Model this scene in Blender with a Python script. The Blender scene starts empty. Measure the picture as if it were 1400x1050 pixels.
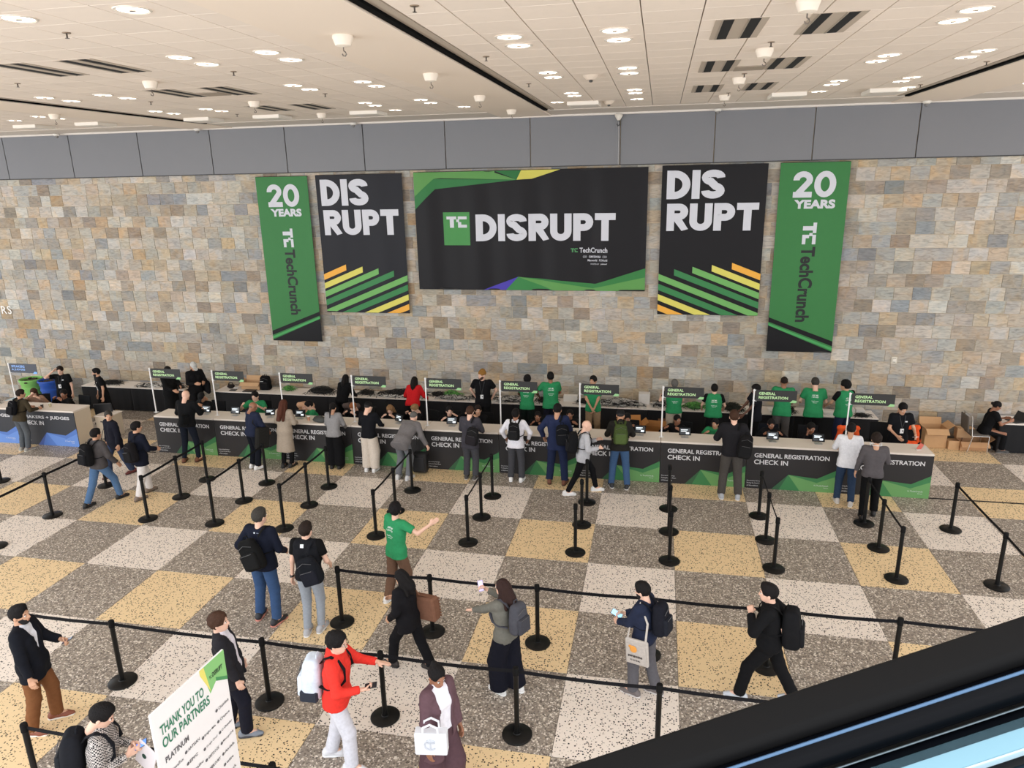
import bpy, bmesh, math, random
import numpy as np
from mathutils import Vector, Matrix, Euler

random.seed(7)
rng = np.random.default_rng(7)
SC = bpy.context.scene
COL = SC.collection

# ---------------------------------------------------------------- camera
cam_d = bpy.data.cameras.new('camera')
cam = bpy.data.objects.new('camera', cam_d)
COL.objects.link(cam)
CR, CU, CF = Vector((.98018434, .1971053, -.01970181)), Vector((-.03541509, .27223104, .96157997)), Vector((-.19489595, .94182788, -.27381711))
cam.matrix_world = Matrix(((CR.x, CU.x, -CF.x, -.46546), (CR.y, CU.y, -CF.y, -11.53662), (CR.z, CU.z, -CF.z, 6.65373), (0, 0, 0, 1)))
cam_d.sensor_fit = 'HORIZONTAL'
cam_d.sensor_width = 36
cam_d.lens = 36 * 979.0 / 1400
cam_d.clip_start = .05
cam_d.clip_end = 200
SC.camera = cam

# ---------------------------------------------------------------- light
world = bpy.data.worlds.new('world')
SC.world = world
world.use_nodes = True
bg = world.node_tree.nodes['Background']
bg.inputs[0].default_value = (.93, .96, 1, 1)
bg.inputs[1].default_value = 1.45
def area(name, loc, target, size, size_y, power, color):
    d = bpy.data.lights.new(name, 'AREA'); d.shape = 'RECTANGLE'; d.size = size; d.size_y = size_y
    d.energy = power; d.color = color
    o = bpy.data.objects.new(name, d); COL.objects.link(o); o.location = loc
    o.rotation_euler = (Vector(target) - Vector(loc)).to_track_quat('-Z', 'Y').to_euler()
    return o
# daylight from the glazed entrance side behind the viewer and to the left
area('entrance_window_light', (-21, -17, 4.0), (-6, 6, 3.6), 14, 6, 700, (.93, .97, 1))
SC.view_settings.view_transform = 'Standard'
SC.view_settings.look = 'None'
SC.view_settings.gamma = 1
SC.view_settings.use_curve_mapping = False
SC.view_settings.exposure = .74
try: SC.cycles.max_bounces = 6; SC.cycles.diffuse_bounces = 4
except Exception: pass

# ---------------------------------------------------------------- materials
def lin(c):
    return tuple(((v / 255) / 12.92 if v / 255 <= .04045 else ((v / 255 + .055) / 1.055) ** 2.4) for v in c)
_mc = {}
def mat(rgb, rough=.6, metal=0., noise=0., scale=40., emit=0., bump=0., coat=0., spec=.5):
    """rgb given as 0-255 display colour"""
    key = (tuple(rgb), rough, metal, noise, scale, emit, bump, coat, spec)
    if key in _mc: return _mc[key]
    m = bpy.data.materials.new('paint'); m.use_nodes = True
    nt = m.node_tree; b = nt.nodes['Principled BSDF']
    c = lin(rgb) + (1,)
    b.inputs['Base Color'].default_value = c
    b.inputs['Roughness'].default_value = rough
    b.inputs['Metallic'].default_value = metal
    b.inputs['Specular IOR Level'].default_value = spec
    if coat: b.inputs['Coat Weight'].default_value = coat
    if noise or bump:
        tc = nt.nodes.new('ShaderNodeTexCoord'); n = nt.nodes.new('ShaderNodeTexNoise'); n.inputs['Scale'].default_value = scale
        n.inputs['Detail'].default_value = 3
        nt.links.new(tc.outputs['Object'], n.inputs['Vector'])
        if noise:
            mx = nt.nodes.new('ShaderNodeMix'); mx.data_type = 'RGBA'
            mx.inputs[6].default_value = tuple(min(1, v * (1 - noise)) for v in c[:3]) + (1,)
            mx.inputs[7].default_value = tuple(min(1, v * (1 + noise)) for v in c[:3]) + (1,)
            nt.links.new(n.outputs['Fac'], mx.inputs[0]); nt.links.new(mx.outputs[2], b.inputs['Base Color'])
        if bump:
            bp = nt.nodes.new('ShaderNodeBump'); bp.inputs['Strength'].default_value = bump; bp.inputs['Distance'].default_value = .01
            nt.links.new(n.outputs['Fac'], bp.inputs['Height']); nt.links.new(bp.outputs[0], b.inputs['Normal'])
    if emit:
        b.inputs['Emission Color'].default_value = c; b.inputs['Emission Strength'].default_value = emit
    _mc[key] = m
    return m
def cloth(rgb):
    if max(rgb) < 60: rgb = tuple(int(c * .72) for c in rgb)
    return mat(rgb, .9, 0, .18, 30, 0, .25, spec=.16)

def nodes(m):
    m.use_nodes = True
    nt = m.node_tree
    return nt, nt.nodes['Principled BSDF']
def N(nt, kind, **kw):
    n = nt.nodes.new(kind)
    for k, v in kw.items(): setattr(n, k, v)
    return n
def ramp(nt, pts, interp='LINEAR'):
    r = nt.nodes.new('ShaderNodeValToRGB'); cr = r.color_ramp; cr.interpolation = interp
    while len(cr.elements) < len(pts): cr.elements.new(.5)
    for e, (p, c) in zip(cr.elements, pts):
        e.position = p; e.color = tuple(c) + (1,)
    return r

def terrazzo(base, chips, dens, scale, rad, name, base2=None):
    m = bpy.data.materials.new(name); nt, b = nodes(m)
    g = N(nt, 'ShaderNodeNewGeometry')
    v = N(nt, 'ShaderNodeTexVoronoi', feature='F1'); v.inputs['Scale'].default_value = scale; v.inputs['Randomness'].default_value = 1
    ns = N(nt, 'ShaderNodeTexNoise'); ns.inputs['Scale'].default_value = scale * 2.2; ns.inputs['Detail'].default_value = 1
    wm = N(nt, 'ShaderNodeVectorMath', operation='SCALE'); wm.inputs[3].default_value = .35 / scale
    wa = N(nt, 'ShaderNodeVectorMath', operation='ADD')
    L = nt.links.new
    L(g.outputs['Position'], ns.inputs['Vector']); L(ns.outputs['Color'], wm.inputs[0]); L(g.outputs['Position'], wa.inputs[0]); L(wm.outputs[0], wa.inputs[1])
    L(wa.outputs[0], v.inputs['Vector'])
    # chip radius varies from cell to cell; chips only in some cells
    sep = N(nt, 'ShaderNodeSeparateColor'); L(v.outputs['Color'], sep.inputs[0])
    lim = N(nt, 'ShaderNodeMath', operation='MULTIPLY'); L(sep.outputs[0], lim.inputs[0]); lim.inputs[1].default_value = rad
    add = N(nt, 'ShaderNodeMath', operation='ADD'); L(lim.outputs[0], add.inputs[0]); add.inputs[1].default_value = rad * .45
    lt = N(nt, 'ShaderNodeMath', operation='LESS_THAN'); L(v.outputs['Distance'], lt.inputs[0]); L(add.outputs[0], lt.inputs[1])
    den = N(nt, 'ShaderNodeMath', operation='LESS_THAN'); L(sep.outputs[1], den.inputs[0]); den.inputs[1].default_value = dens
    mu = N(nt, 'ShaderNodeMath', operation='MULTIPLY'); L(lt.outputs[0], mu.inputs[0]); L(den.outputs[0], mu.inputs[1])
    rp = ramp(nt, [(i / len(chips), lin(c)) for i, c in enumerate(chips)], 'CONSTANT'); L(sep.outputs[2], rp.inputs[0])
    big = N(nt, 'ShaderNodeTexNoise'); big.inputs['Scale'].default_value = 1.3; L(g.outputs['Position'], big.inputs['Vector'])
    bmix = N(nt, 'ShaderNodeMix', data_type='RGBA'); bmix.inputs[6].default_value = lin(base) + (1,); bmix.inputs[7].default_value = lin(base2 or base) + (1,)
    L(big.outputs['Fac'], bmix.inputs[0])
    mx = N(nt, 'ShaderNodeMix', data_type='RGBA'); L(mu.outputs[0], mx.inputs[0]); L(bmix.outputs[2], mx.inputs[6]); L(rp.outputs[0], mx.inputs[7])
    L(mx.outputs[2], b.inputs['Base Color'])
    b.inputs['Roughness'].default_value = .42
    b.inputs['Specular IOR Level'].default_value = .35
    return m

def attr_mat(name, attr, streak, rough=.8, bump=.3):
    """colour comes from the piece itself (attribute), veins and grain from noise"""
    m = bpy.data.materials.new(name); nt, b = nodes(m); L = nt.links.new
    a = N(nt, 'ShaderNodeAttribute', attribute_name=attr)
    g = N(nt, 'ShaderNodeNewGeometry')
    off = N(nt, 'ShaderNodeVectorMath', operation='SCALE'); off.inputs[3].default_value = 37.0
    L(a.outputs['Color'], off.inputs[0])
    ad = N(nt, 'ShaderNodeVectorMath', operation='ADD'); L(g.outputs['Position'], ad.inputs[0]); L(off.outputs[0], ad.inputs[1])
    mp = N(nt, 'ShaderNodeMapping'); mp.inputs['Scale'].default_value = (4, 4, 15); mp.inputs['Rotation'].default_value = (0, .75, 0)
    L(ad.outputs[0], mp.inputs[0])
    n = N(nt, 'ShaderNodeTexNoise'); n.inputs['Scale'].default_value = 1; n.inputs['Detail'].default_value = 6; n.inputs['Distortion'].default_value = 1.6
    L(mp.outputs[0], n.inputs['Vector'])
    r = ramp(nt, [(.30, (1 - streak * 1.5,) * 3), (.5, (1, 1, 1)), (.72, (1 + streak, 1 + streak * .95, 1 + streak * .85))]); L(n.outputs['Fac'], r.inputs[0])
    mx = N(nt, 'ShaderNodeMix', data_type='RGBA', blend_type='MULTIPLY'); mx.inputs[0].default_value = 1
    L(a.outputs['Color'], mx.inputs[6]); L(r.outputs[0], mx.inputs[7])
    if streak > .1:
        n2 = N(nt, 'ShaderNodeTexNoise'); n2.inputs['Scale'].default_value = 2.6; n2.inputs['Detail'].default_value = 3; n2.inputs['Distortion'].default_value = .8
        L(ad.outputs[0], n2.inputs['Vector'])
        r2 = ramp(nt, [(.34, (.86, .93, 1.0)), (.5, (1, 1, 1)), (.66, (1.06, .92, .74))]); L(n2.outputs['Fac'], r2.inputs[0])
        m2 = N(nt, 'ShaderNodeMix', data_type='RGBA', blend_type='MULTIPLY'); m2.inputs[0].default_value = .75
        L(mx.outputs[2], m2.inputs[6]); L(r2.outputs[0], m2.inputs[7]); mx = m2
    L(mx.outputs[2], b.inputs['Base Color'])
    bp = N(nt, 'ShaderNodeBump'); bp.inputs['Strength'].default_value = bump; bp.inputs['Distance'].default_value = .01
    L(n.outputs['Fac'], bp.inputs['Height']); L(bp.outputs[0], b.inputs['Normal'])
    b.inputs['Roughness'].default_value = rough
    return m

M_WHITE_T = terrazzo((238, 225, 212), [(38, 34, 32), (70, 60, 52), (52, 46, 42), (110, 92, 76)], .74, 36, .32, 'terrazzo_white', (229, 217, 205))
M_YEL_T = terrazzo((234, 207, 162), [(44, 38, 34), (80, 64, 48), (58, 48, 40), (112, 88, 62)], .72, 36, .32, 'terrazzo_yellow', (231, 202, 158))
M_DARK_T = terrazzo((148, 137, 125), [(222, 212, 198), (104, 94, 86), (190, 178, 162), (122, 112, 102), (172, 160, 146), (230, 221, 210), (92, 84, 78), (160, 146, 131)], .97, 42, .55, 'terrazzo_dark', (142, 131, 120))
M_STONE = attr_mat('slate_stone', 'tone', .2)
M_CEIL = attr_mat('ceiling_tile_paint', 'tone', .012, .9, .05)

# ---------------------------------------------------------------- helpers
class MB:
    """collects shapes, then links them as one mesh object"""
    def __init__(s): s.v = []; s.f = []; s.m = []
    def add(s, verts, faces, mi=0):
        o = len(s.v); s.v += [tuple(p) for p in verts]; s.f += [tuple(i + o for i in f) for f in faces]; s.m += [mi] * len(faces); return s
    def box(s, x0, x1, y0, y1, z0, z1, mi=0, M=None):
        v = [Vector((x, y, z)) for z in (z0, z1) for y in (y0, y1) for x in (x0, x1)]
        if M is not None: v = [M @ p for p in v]
        return s.add(v, [(0, 2, 3, 1), (4, 5, 7, 6), (0, 1, 5, 4), (2, 6, 7, 3), (0, 4, 6, 2), (1, 3, 7, 5)], mi)
    def cbox(s, x0, x1, y0, y1, z0, z1, c=.01, mi=0, M=None):
        """box with chamfered upright edges and top/bottom edges"""
        P = lambda i, z: [(x0 + i, y0, z), (x1 - i, y0, z), (x1, y0 + i, z), (x1, y1 - i, z), (x1 - i, y1, z), (x0 + i, y1, z), (x0, y1 - i, z), (x0, y0 + i, z)]
        def Q(z, k): return [(min(max(x, x0 + k), x1 - k), min(max(y, y0 + k), y1 - k), z) for x, y, z in P(c, z)]
        rings = [Q(z0, c), Q(z0 + c, 0), Q(z1 - c, 0), Q(z1, c)]
        v = [Vector(p) for r in rings for p in r]
        if M is not None: v = [M @ p for p in v]
        f = [tuple(range(7, -1, -1)), tuple(range(24, 32))]
        for k in range(3):
            for i in range(8): j = (i + 1) % 8; f.append((k * 8 + i, k * 8 + j, k * 8 + 8 + j, k * 8 + 8 + i))
        return s.add(v, f, mi)
    def lathe(s, prof, n=16, mi=0, M=None, cap=True):
        v = []; f = []
        for r, z in prof:
            for i in range(n):
                a = 2 * math.pi * i / n; v.append(Vector((r * math.cos(a), r * math.sin(a), z)))
        if M is not None: v = [M @ p for p in v]
        for k in range(len(prof) - 1):
            for i in range(n): j = (i + 1) % n; f.append((k * n + i, k * n + j, k * n + n + j, k * n + n + i))
        if cap: f.append(tuple(range(n - 1, -1, -1))); f.append(tuple(range((len(prof) - 1) * n, len(prof) * n)))
        return s.add(v, f, mi)
    def tube(s, pts, r, n=8, mi=0, flat=1., M=None):
        pts = [Vector(p) for p in pts]; rs = r if isinstance(r, (list, tuple)) else [r] * len(pts)
        v = []; f = []; up = Vector((0, 0, 1))
        for k, p in enumerate(pts):
            d = (pts[min(k + 1, len(pts) - 1)] - pts[max(k - 1, 0)]).normalized()
            a = d.cross(up)
            if a.length < .05: a = d.cross(Vector((0, 1, 0)))
            a.normalize(); b = a.cross(d)
            for i in range(n):
                t = 2 * math.pi * i / n; v.append(p + a * (math.cos(t) * rs[k]) + b * (math.sin(t) * rs[k] * flat))
        if M is not None: v = [M @ p for p in v]
        for k in range(len(pts) - 1):
            for i in range(n): j = (i + 1) % n; f.append((k * n + i, k * n + j, k * n + n + j, k * n + n + i))
        f.append(tuple(range(n - 1, -1, -1))); f.append(tuple(range((len(pts) - 1) * n, len(pts) * n)))
        return s.add(v, f, mi)
    def ell(s, c, r, mi=0, n=10, m=6, M=None):
        prof = [(math.sin(math.pi * k / m), -math.cos(math.pi * k / m)) for k in range(m + 1)]
        prof[0] = (.02, -1); prof[-1] = (.02, 1)
        T = Matrix.Translation(c) @ Matrix.Diagonal((r[0], r[1], r[2], 1))
        return s.lathe(prof, n, mi, T if M is None else M @ T)
    def poly(s, pts2, y, t, mi=0, plane='xz'):
        """thin prism of a 2-D outline"""
        n = len(pts2)
        if plane == 'xz': v = [(x, y, z) for x, z in pts2] + [(x, y + t, z) for x, z in pts2]
        else: v = [(x, z, y) for x, z in pts2] + [(x, z, y + t) for x, z in pts2]
        f = [tuple(range(n)), tuple(range(2 * n - 1, n - 1, -1))] + [(i, i + n, (i + 1) % n + n, (i + 1) % n) for i in range(n)]
        return s.add(v, f, mi)
    def build(s, name, mats, parent=None, smooth=False, M=None):
        me = bpy.data.meshes.new(name); me.from_pydata(s.v, [], s.f)
        if not isinstance(mats, (list, tuple)): mats = [mats]
        for m_ in mats: me.materials.append(m_)
        if len(mats) > 1: me.polygons.foreach_set('material_index', s.m)
        if smooth:
            me.polygons.foreach_set('use_smooth', [True] * len(me.polygons))
        me.validate(); me.update()
        if smooth and smooth != 'all':
            try: me.set_sharp_from_angle(angle=math.radians(40))
            except Exception: pass
        return link(name, me, parent, M)
def link(name, me, parent=None, M=None):
    o = bpy.data.objects.new(name, me); COL.objects.link(o)
    if parent is not None: o.parent = parent
    if M is not None: o.matrix_local = M
    return o
def tag(o, label=None, cat=None, group=None, kind=None):
    if label: o['label'] = label
    if cat: o['category'] = cat
    if group: o['group'] = group
    if kind: o['kind'] = kind
    return o
def thing(name, label, cat, loc=(0, 0, 0), rz=0, group=None, M=None):
    o = bpy.data.objects.new(name, None); COL.objects.link(o); o.empty_display_size = .1
    if M is not None: o.matrix_world = M
    else: o.location = loc; o.rotation_euler = (0, 0, rz)
    return tag(o, label, cat, group)
def copy_tree(o, parent=None):
    c = o.copy(); COL.objects.link(c)
    if parent is not None: c.parent = parent
    for ch in list(o.children):
        copy_tree(ch, c)
    return c

# lettering -------------------------------------------------------
_tc = {}
def text_mesh(s, bold=0., res=4, spacing=1.):
    key = (s, bold, res, spacing)
    if key not in _tc:
        cu = bpy.data.curves.new('t', 'FONT'); cu.body = s; cu.offset = bold; cu.resolution_u = res; cu.space_character = spacing
        cu.fill_mode = 'FRONT'
        o = bpy.data.objects.new('t', cu); COL.objects.link(o)
        dg = bpy.context.evaluated_depsgraph_get(); dg.update()
        me = bpy.data.meshes.new_from_object(o.evaluated_get(dg))
        v = np.array([tuple(p.co)[:2] for p in me.vertices]); f = [tuple(p.vertices) for p in me.polygons]
        bpy.data.objects.remove(o); bpy.data.curves.remove(cu); bpy.data.meshes.remove(me)
        v -= v.min(0); _tc[key] = (v, f, v.max(0))
    return _tc[key]
def add_text(mb, s, x, z, w=None, h=None, bold=0., M=None, y=0., mi=0, spacing=1., res=4, rot=0):
    """lay a word in the x-z plane (facing -y), lower-left at x, z, fitted to width w and/or cap height h"""
    v, f, mx = text_mesh(s, bold, res, spacing)
    sx = w / mx[0] if w else None; sz = h / mx[1] if h else None
    sx = sx or sz; sz = sz or sx
    q = v * [sx, sz]
    if rot: # quarter turn clockwise: reads downwards
        q = np.stack([q[:, 1], -q[:, 0]], 1)
    P = [Vector((x + a, y, z + b)) for a, b in q]
    if M is not None: P = [M @ p for p in P]
    mb.add(P, f, mi)
    return mx[0] * sx
# blocky heavy capitals for the big headline words: strokes of even weight
def arc(cx, cy, rx, ry, a0, a1, n=10):
    return [(cx + rx * math.cos(math.radians(a0 + (a1 - a0) * i / n)), cy + ry * math.sin(math.radians(a0 + (a1 - a0) * i / n))) for i in range(n + 1)]
def glyph(ch, t):
    h = t / 2
    if ch == 'D': W = .74; return W, [[(h, 0), (h, 1)], [(h, 1 - h)] + arc(W - .5 + 0, .5, .5 - h, .5 - h, 90, -90, 14) + [(h, h)]]
    if ch == 'I': return t, [[(h, 0), (h, 1)]]
    if ch == 'S':
        W = .72; r = .27; c = W / 2
        return W, [[(W - h, .72)] + arc(c, .74, c - h, .26 - h, 15, 180, 10)[0:] + arc(c, .74, c - h, .26 - h + .02, 180, 250, 4)[1:] + arc(c, .27, c - h, .27 - h + .02, 70, 0, 4) + arc(c, .27, c - h, .27 - h, 0, -170, 10)[1:] + [(h, .28)]]
    if ch == 'R': W = .70; return W, [[(h, 0), (h, 1)], [(h, 1 - h)] + arc(W - .30, .70, .30 - h, .30 - h, 90, -90, 10) + [(h, .40 + h)], [(.34, .45), (W - h * .7, 0)]]
    if ch == 'P': W = .68; return W, [[(h, 0), (h, 1)], [(h, 1 - h)] + arc(W - .32, .68, .32 - h, .32 - h, 90, -90, 10) + [(h, .36 + h)]]
    if ch == 'U': W = .74; return W, [[(h, 1), (h, .36)] + arc(W / 2, .36, W / 2 - h, .36 - h, 180, 360, 14)[1:] + [(W - h, 1)]]
    if ch == 'T': W = .70; return W, [[(0, 1 - h), (W, 1 - h)], [(W / 2, 0), (W / 2, 1 - t * .6)]]
    if ch == '0': W = .76; return W, [arc(W / 2, .5, W / 2 - h, .5 - h, 90, 450, 26)]
    if ch == '2': W = .68; return W, [[(h, .66)] + arc(W / 2, .68, W / 2 - h, .32 - h, 180, -25, 12)[0:] + [(h * 1.4, h)], [(.02, h), (W, h)]]
    return .3, []
def add_heavy(mb, s, x, z, w, hgt, t=.24, gap=.07, y=0., mi=0):
    gl = [glyph(c, t) for c in s]
    tot = sum(g[0] for g in gl) + gap * (len(s) - 1)
    sx = w / tot; cx = 0
    for W, strokes in gl:
        for st in strokes:
            P = np.array(st, float); n = len(P)
            keep = [0] + [i for i in range(1, n) if np.hypot(*(P[i] - P[i - 1])) > 1e-4]; P = P[keep]; n = len(P)
            d = P[1:] - P[:-1]; d /= np.hypot(d[:, 0], d[:, 1])[:, None]
            nn = np.stack([-d[:, 1], d[:, 0]], 1); closed = np.hypot(*(P[0] - P[-1])) < 1e-3
            off = []
            for i in range(n):
                a = nn[i - 1] if i > 0 else (nn[-1] if closed else nn[0]); b = nn[i] if i < n - 1 else (nn[0] if closed else nn[-1])
                m_ = a + b; L_ = np.hypot(*m_); m_ = m_ / L_; off.append(m_ * (t / 2) / max(.5, float(m_ @ a)))
            off = np.array(off); A = P + off; B = P - off
            cl = lambda q: min(1., max(0., q)); vs = [(x + (cx + a[0]) * sx, y, z + cl(a[1]) * hgt) for a in A] + [(x + (cx + a[0]) * sx, y, z + cl(a[1]) * hgt) for a in B]
            mb.add(vs, [(i, i + n, i + n + 1, i + 1) for i in range(n - 1)], mi)
        cx += W + gap

# ================================================================ the setting
TILE = 1.524
CX0, WALLY = -.46546, 7.58
HC, STONE_TOP = 8.22, 6.96

def tone_mesh(name, verts, faces, tones_per_face, mt):
    me = bpy.data.meshes.new(name); me.from_pydata(verts, [], faces); me.materials.append(mt)
    ca = me.color_attributes.new('tone', 'FLOAT_COLOR', 'CORNER')
    arr = np.ones((len(me.loops), 4), np.float32); k = 0
    for f, t in zip(faces, tones_per_face):
        arr[k:k + len(f), :3] = t; k += len(f)
    ca.data.foreach_set('color', arr.ravel()); me.update()
    return me
def slab(x0, x1, z0, z1, c, front, back, axis='wall', j=0.0):
    """a chamfered slab seen from one side; returns verts, faces"""
    P = [(x0, z0), (x1, z0), (x1, z1), (x0, z1)]
    Q = [(x0 + c, z0 + c), (x1 - c, z0 + c), (x1 - c, z1 - c), (x0 + c, z1 - c)]
    if axis == 'wall': v = [(a, back, b) for a, b in P] + [(a, front + c, b) for a, b in P] + [(a, front, b) for a, b in Q]
    elif axis == 'floor': v = [(a, b, back) for a, b in P] + [(a, b, front - c) for a, b in P] + [(a, b, front) for a, b in Q]
    else: v = [(a, b, back) for a, b in P] + [(a, b, front + c) for a, b in P] + [(a, b, front) for a, b in Q]
    f = [(8, 9, 10, 11)]
    for k in range(4):
        l = (k + 1) % 4
        f += [(4 + k, 4 + l, 8 + l, 8 + k), (k, l, 4 + l, 4 + k)]
    if axis == 'ceil': f = [tuple(reversed(q)) for q in f]
    return v, f

# floor: 5-ft terrazzo panels with a thin divider between them
fl = MB().box(-27, 15, -11, WALLY + .1, -.12, -.012).build('floor', mat((96, 88, 80), .7)); tag(fl, kind='structure')
seen = 0
rest = MB()
for j in range(-5, 7):
    for i in range(-15, 8):
        x0, x1 = i * TILE, (i + 1) * TILE; y1 = -j * TILE; y0 = y1 - TILE
        y1 = min(y1, WALLY)
        if y1 - y0 < .1: continue
        m_ = M_DARK_T
        if j % 2 and i % 2 == 0: m_ = M_YEL_T
        if j % 2 == 0 and i % 2: m_ = M_WHITE_T
        v, f = slab(x0 + .003, x1 - .003, y0 + .003, y1 - .003, .002, 0, -.02, 'floor')
        MB().add(v, f).build('floor_tile', m_, fl)

# stone wall, laid as single blocks
PAL = [((200, 191, 178), 22), ((194, 184, 169), 20), ((187, 174, 155), 13), ((182, 178, 170), 14), ((170, 170, 167), 9), ((154, 156, 158), 6), ((196, 175, 146), 8), ((184, 157, 124), 4), ((166, 152, 136), 9), ((152, 138, 122), 4), ((211, 205, 195), 12), ((138, 140, 140), 3), ((202, 182, 158), 6), ((164, 159, 150), 8)]
pc = [p for p, w in PAL]; pw = np.array([w for p, w in PAL], float); pw /= pw.sum()
wall = MB().box(-27, 15, WALLY + .005, WALLY + .4, 0, HC).build('wall_back', mat((206, 190, 166), .9)); tag(wall, kind='structure')
ROW = .3165
stones = []
r_ = 0; z1 = STONE_TOP
while z1 > .0:
    z0 = max(0, z1 - ROW * (.55 if r_ == 0 else 1))
    x = -26 + random.uniform(0, .4)
    while x < 14.5:
        w = .425 if random.random() < .86 else random.choice((.34, .50, .85))
        stones.append((x, x + w, z0, z1)); x += w
    z1 = z0; r_ += 1
def cam_dist(x, z): return math.hypot(x - CX0, WALLY + 11.5, z - 6.65)
BANN = [(-11.62, -10.02, 2.2, 6.9), (-9.8, -7.28, 3.1, 6.9), (-6.97, -.8, 3.8, 6.9), (-.46, 2.06, 3.19, 6.92), (2.34, 3.93, 2.26, 6.92)]
def hidden(s):
    return s[3] < .95 or s[0] < -22 or s[1] > 9.8 or any(s[0] > b[0] + .1 and s[1] < b[1] - .1 and s[2] > b[2] + .1 for b in BANN)
order = sorted(stones, key=lambda s: (hidden(s), cam_dist((s[0] + s[1]) / 2, s[2]) / math.sqrt(s[1] - s[0])))
V, F_, T_ = [], [], []
for k, (x0, x1, z0, z1) in enumerate(order):
    t = (np.array(lin(pc[rng.choice(len(pc), p=pw)])) * .72 + np.array(lin((172, 162, 148))) * .14) * rng.uniform(.9, 1.08) * rng.uniform(.98, 1.02, 3)
    pr_ = rng.uniform(0, .012)
    v, f = slab(x0 + .004, x1 - .004, z0 + .004, z1 - .004, .004, WALLY - pr_, WALLY + .006)
    if k < 300:
        link('stone', tone_mesh('stone', v, f, [t] * len(f), M_STONE), wall)
    else:
        o = len(V); V += v; F_ += [tuple(i + o for i in q) for q in f]; T_ += [t] * len(f)
tag(link('stone_blocks', tone_mesh('stone_blocks', V, F_, T_, M_STONE), wall), kind='stuff')

# grey fascia panels above the stone
fx = [-24.32, -22.04, -19.76, -17.48, -15.19, -12.9, -10.62, -8.345, -6.067, -3.8, -1.517, .763, 3.042, 5.32, 7.6, 9.88, 12.16]
M_FAS = mat((120, 120, 123), .5, 0, .02, 2)
for a, b in zip(fx, fx[1:]):
    v, f = slab(a + .012, b - .012, STONE_TOP + .02, HC - .05, .004, WALLY - .06, WALLY + .03)
    MB().add(v, f).build('fascia_panel', M_FAS, wall)
MB().box(-27, 15, WALLY - .05, WALLY + .03, STONE_TOP, STONE_TOP + .02).build('shadow_gap', mat((60, 60, 62), .8), wall)
tr = MB().box(-27, 15, WALLY - .16, WALLY + .03, HC - .055, HC + .0)
tag(tr.build('trim_1', mat((222, 214, 204), .7)), kind='structure')

# ceiling: tiles in bays, plain beams between with a dark slot
ceil = MB().box(-27, 15, -8, WALLY + .3, HC + .02, HC + .2).build('ceiling', mat((120, 108, 96), .9)); tag(ceil, kind='structure')
M_PLAIN = mat((238, 222, 204), .85)
MB().box(-27, 15, 6.15, WALLY - .1, HC - .012, HC + .02).build('border_strip', mat((216, 205, 192), .85), ceil)
def beam(x0, x1, slot_side):
    MB().box(x0, x1, -8, WALLY - .12, HC - .03, HC + .02).build('plain_beam', M_PLAIN, ceil)
    s = x1 if slot_side > 0 else x0 - .26
    mb = MB().box(s, s + .26, -8, 6.12, HC + .012, HC + .018, 1)
    a, b = (s + .02, s + .10) if slot_side > 0 else (s + .16, s + .24)
    mb.box(a, b, -8, 6.12, HC - .02, HC + .012, 0); mb.box(s + .17 if slot_side > 0 else s + .01, s + .25 if slot_side > 0 else s + .09, -8, 6.12, HC - .005, HC + .012, 1)
    mb.build('slot_diffuser', [mat((6, 6, 6), .9, spec=.1), mat((176, 162, 146), .7)], ceil)
beam(-4.53, -3.24, 1); beam(-13.4, -12.1, 1); beam(4.64, 5.95, -1); beam(-22.2, -20.9, 1)
PY = .575
bays = [(-2.98, -.121 - 4 * .6, 12, 4.38), (-11.84, -11.52, 12, -4.53), (-20.64, -20.3, 12, -13.4), (5.95, 6.55, 12, 14.4)]
tiles = []
for lo, first, n, hi in bays:
    xs = [lo] + [first + .6 * k for k in range(-1, 14) if lo + .1 < first + .6 * k < hi - .1] + [hi]
    for a, b in zip(xs, xs[1:]):
        for k in range(-14, 12):
            y0 = -.19 + PY * k; y1 = min(y0 + PY, 6.15)
            if y1 - y0 > .1: tiles.append((a, b, y0, y1))
tiles.sort(key=lambda t: (not (t[3] > -5.2 and -16 < t[0] < 8), math.hypot((t[0] + t[1]) / 2 - CX0, (t[2] + t[3]) / 2 + 11.5)))
V, F_, T_ = [], [], []
cb = np.array(lin((236, 222, 207)))
for k, (x0, x1, y0, y1) in enumerate(tiles):
    t = cb * rng.uniform(.965, 1.03)
    v, f = slab(x0 + .006, x1 - .006, y0 + .0015, y1 - .0015, .004, HC, HC + .02, 'ceil')
    if k < 300: link('ceiling_tile', tone_mesh('ceiling_tile', v, f, [t] * len(f), M_CEIL), ceil)
    else:
        o = len(V); V += v; F_ += [tuple(i + o for i in q) for q in f]; T_ += [t] * len(f)
tag(link('ceiling_tiles_rest', tone_mesh('ceiling_tiles_rest', V, F_, T_, M_CEIL), ceil), kind='stuff')

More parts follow.
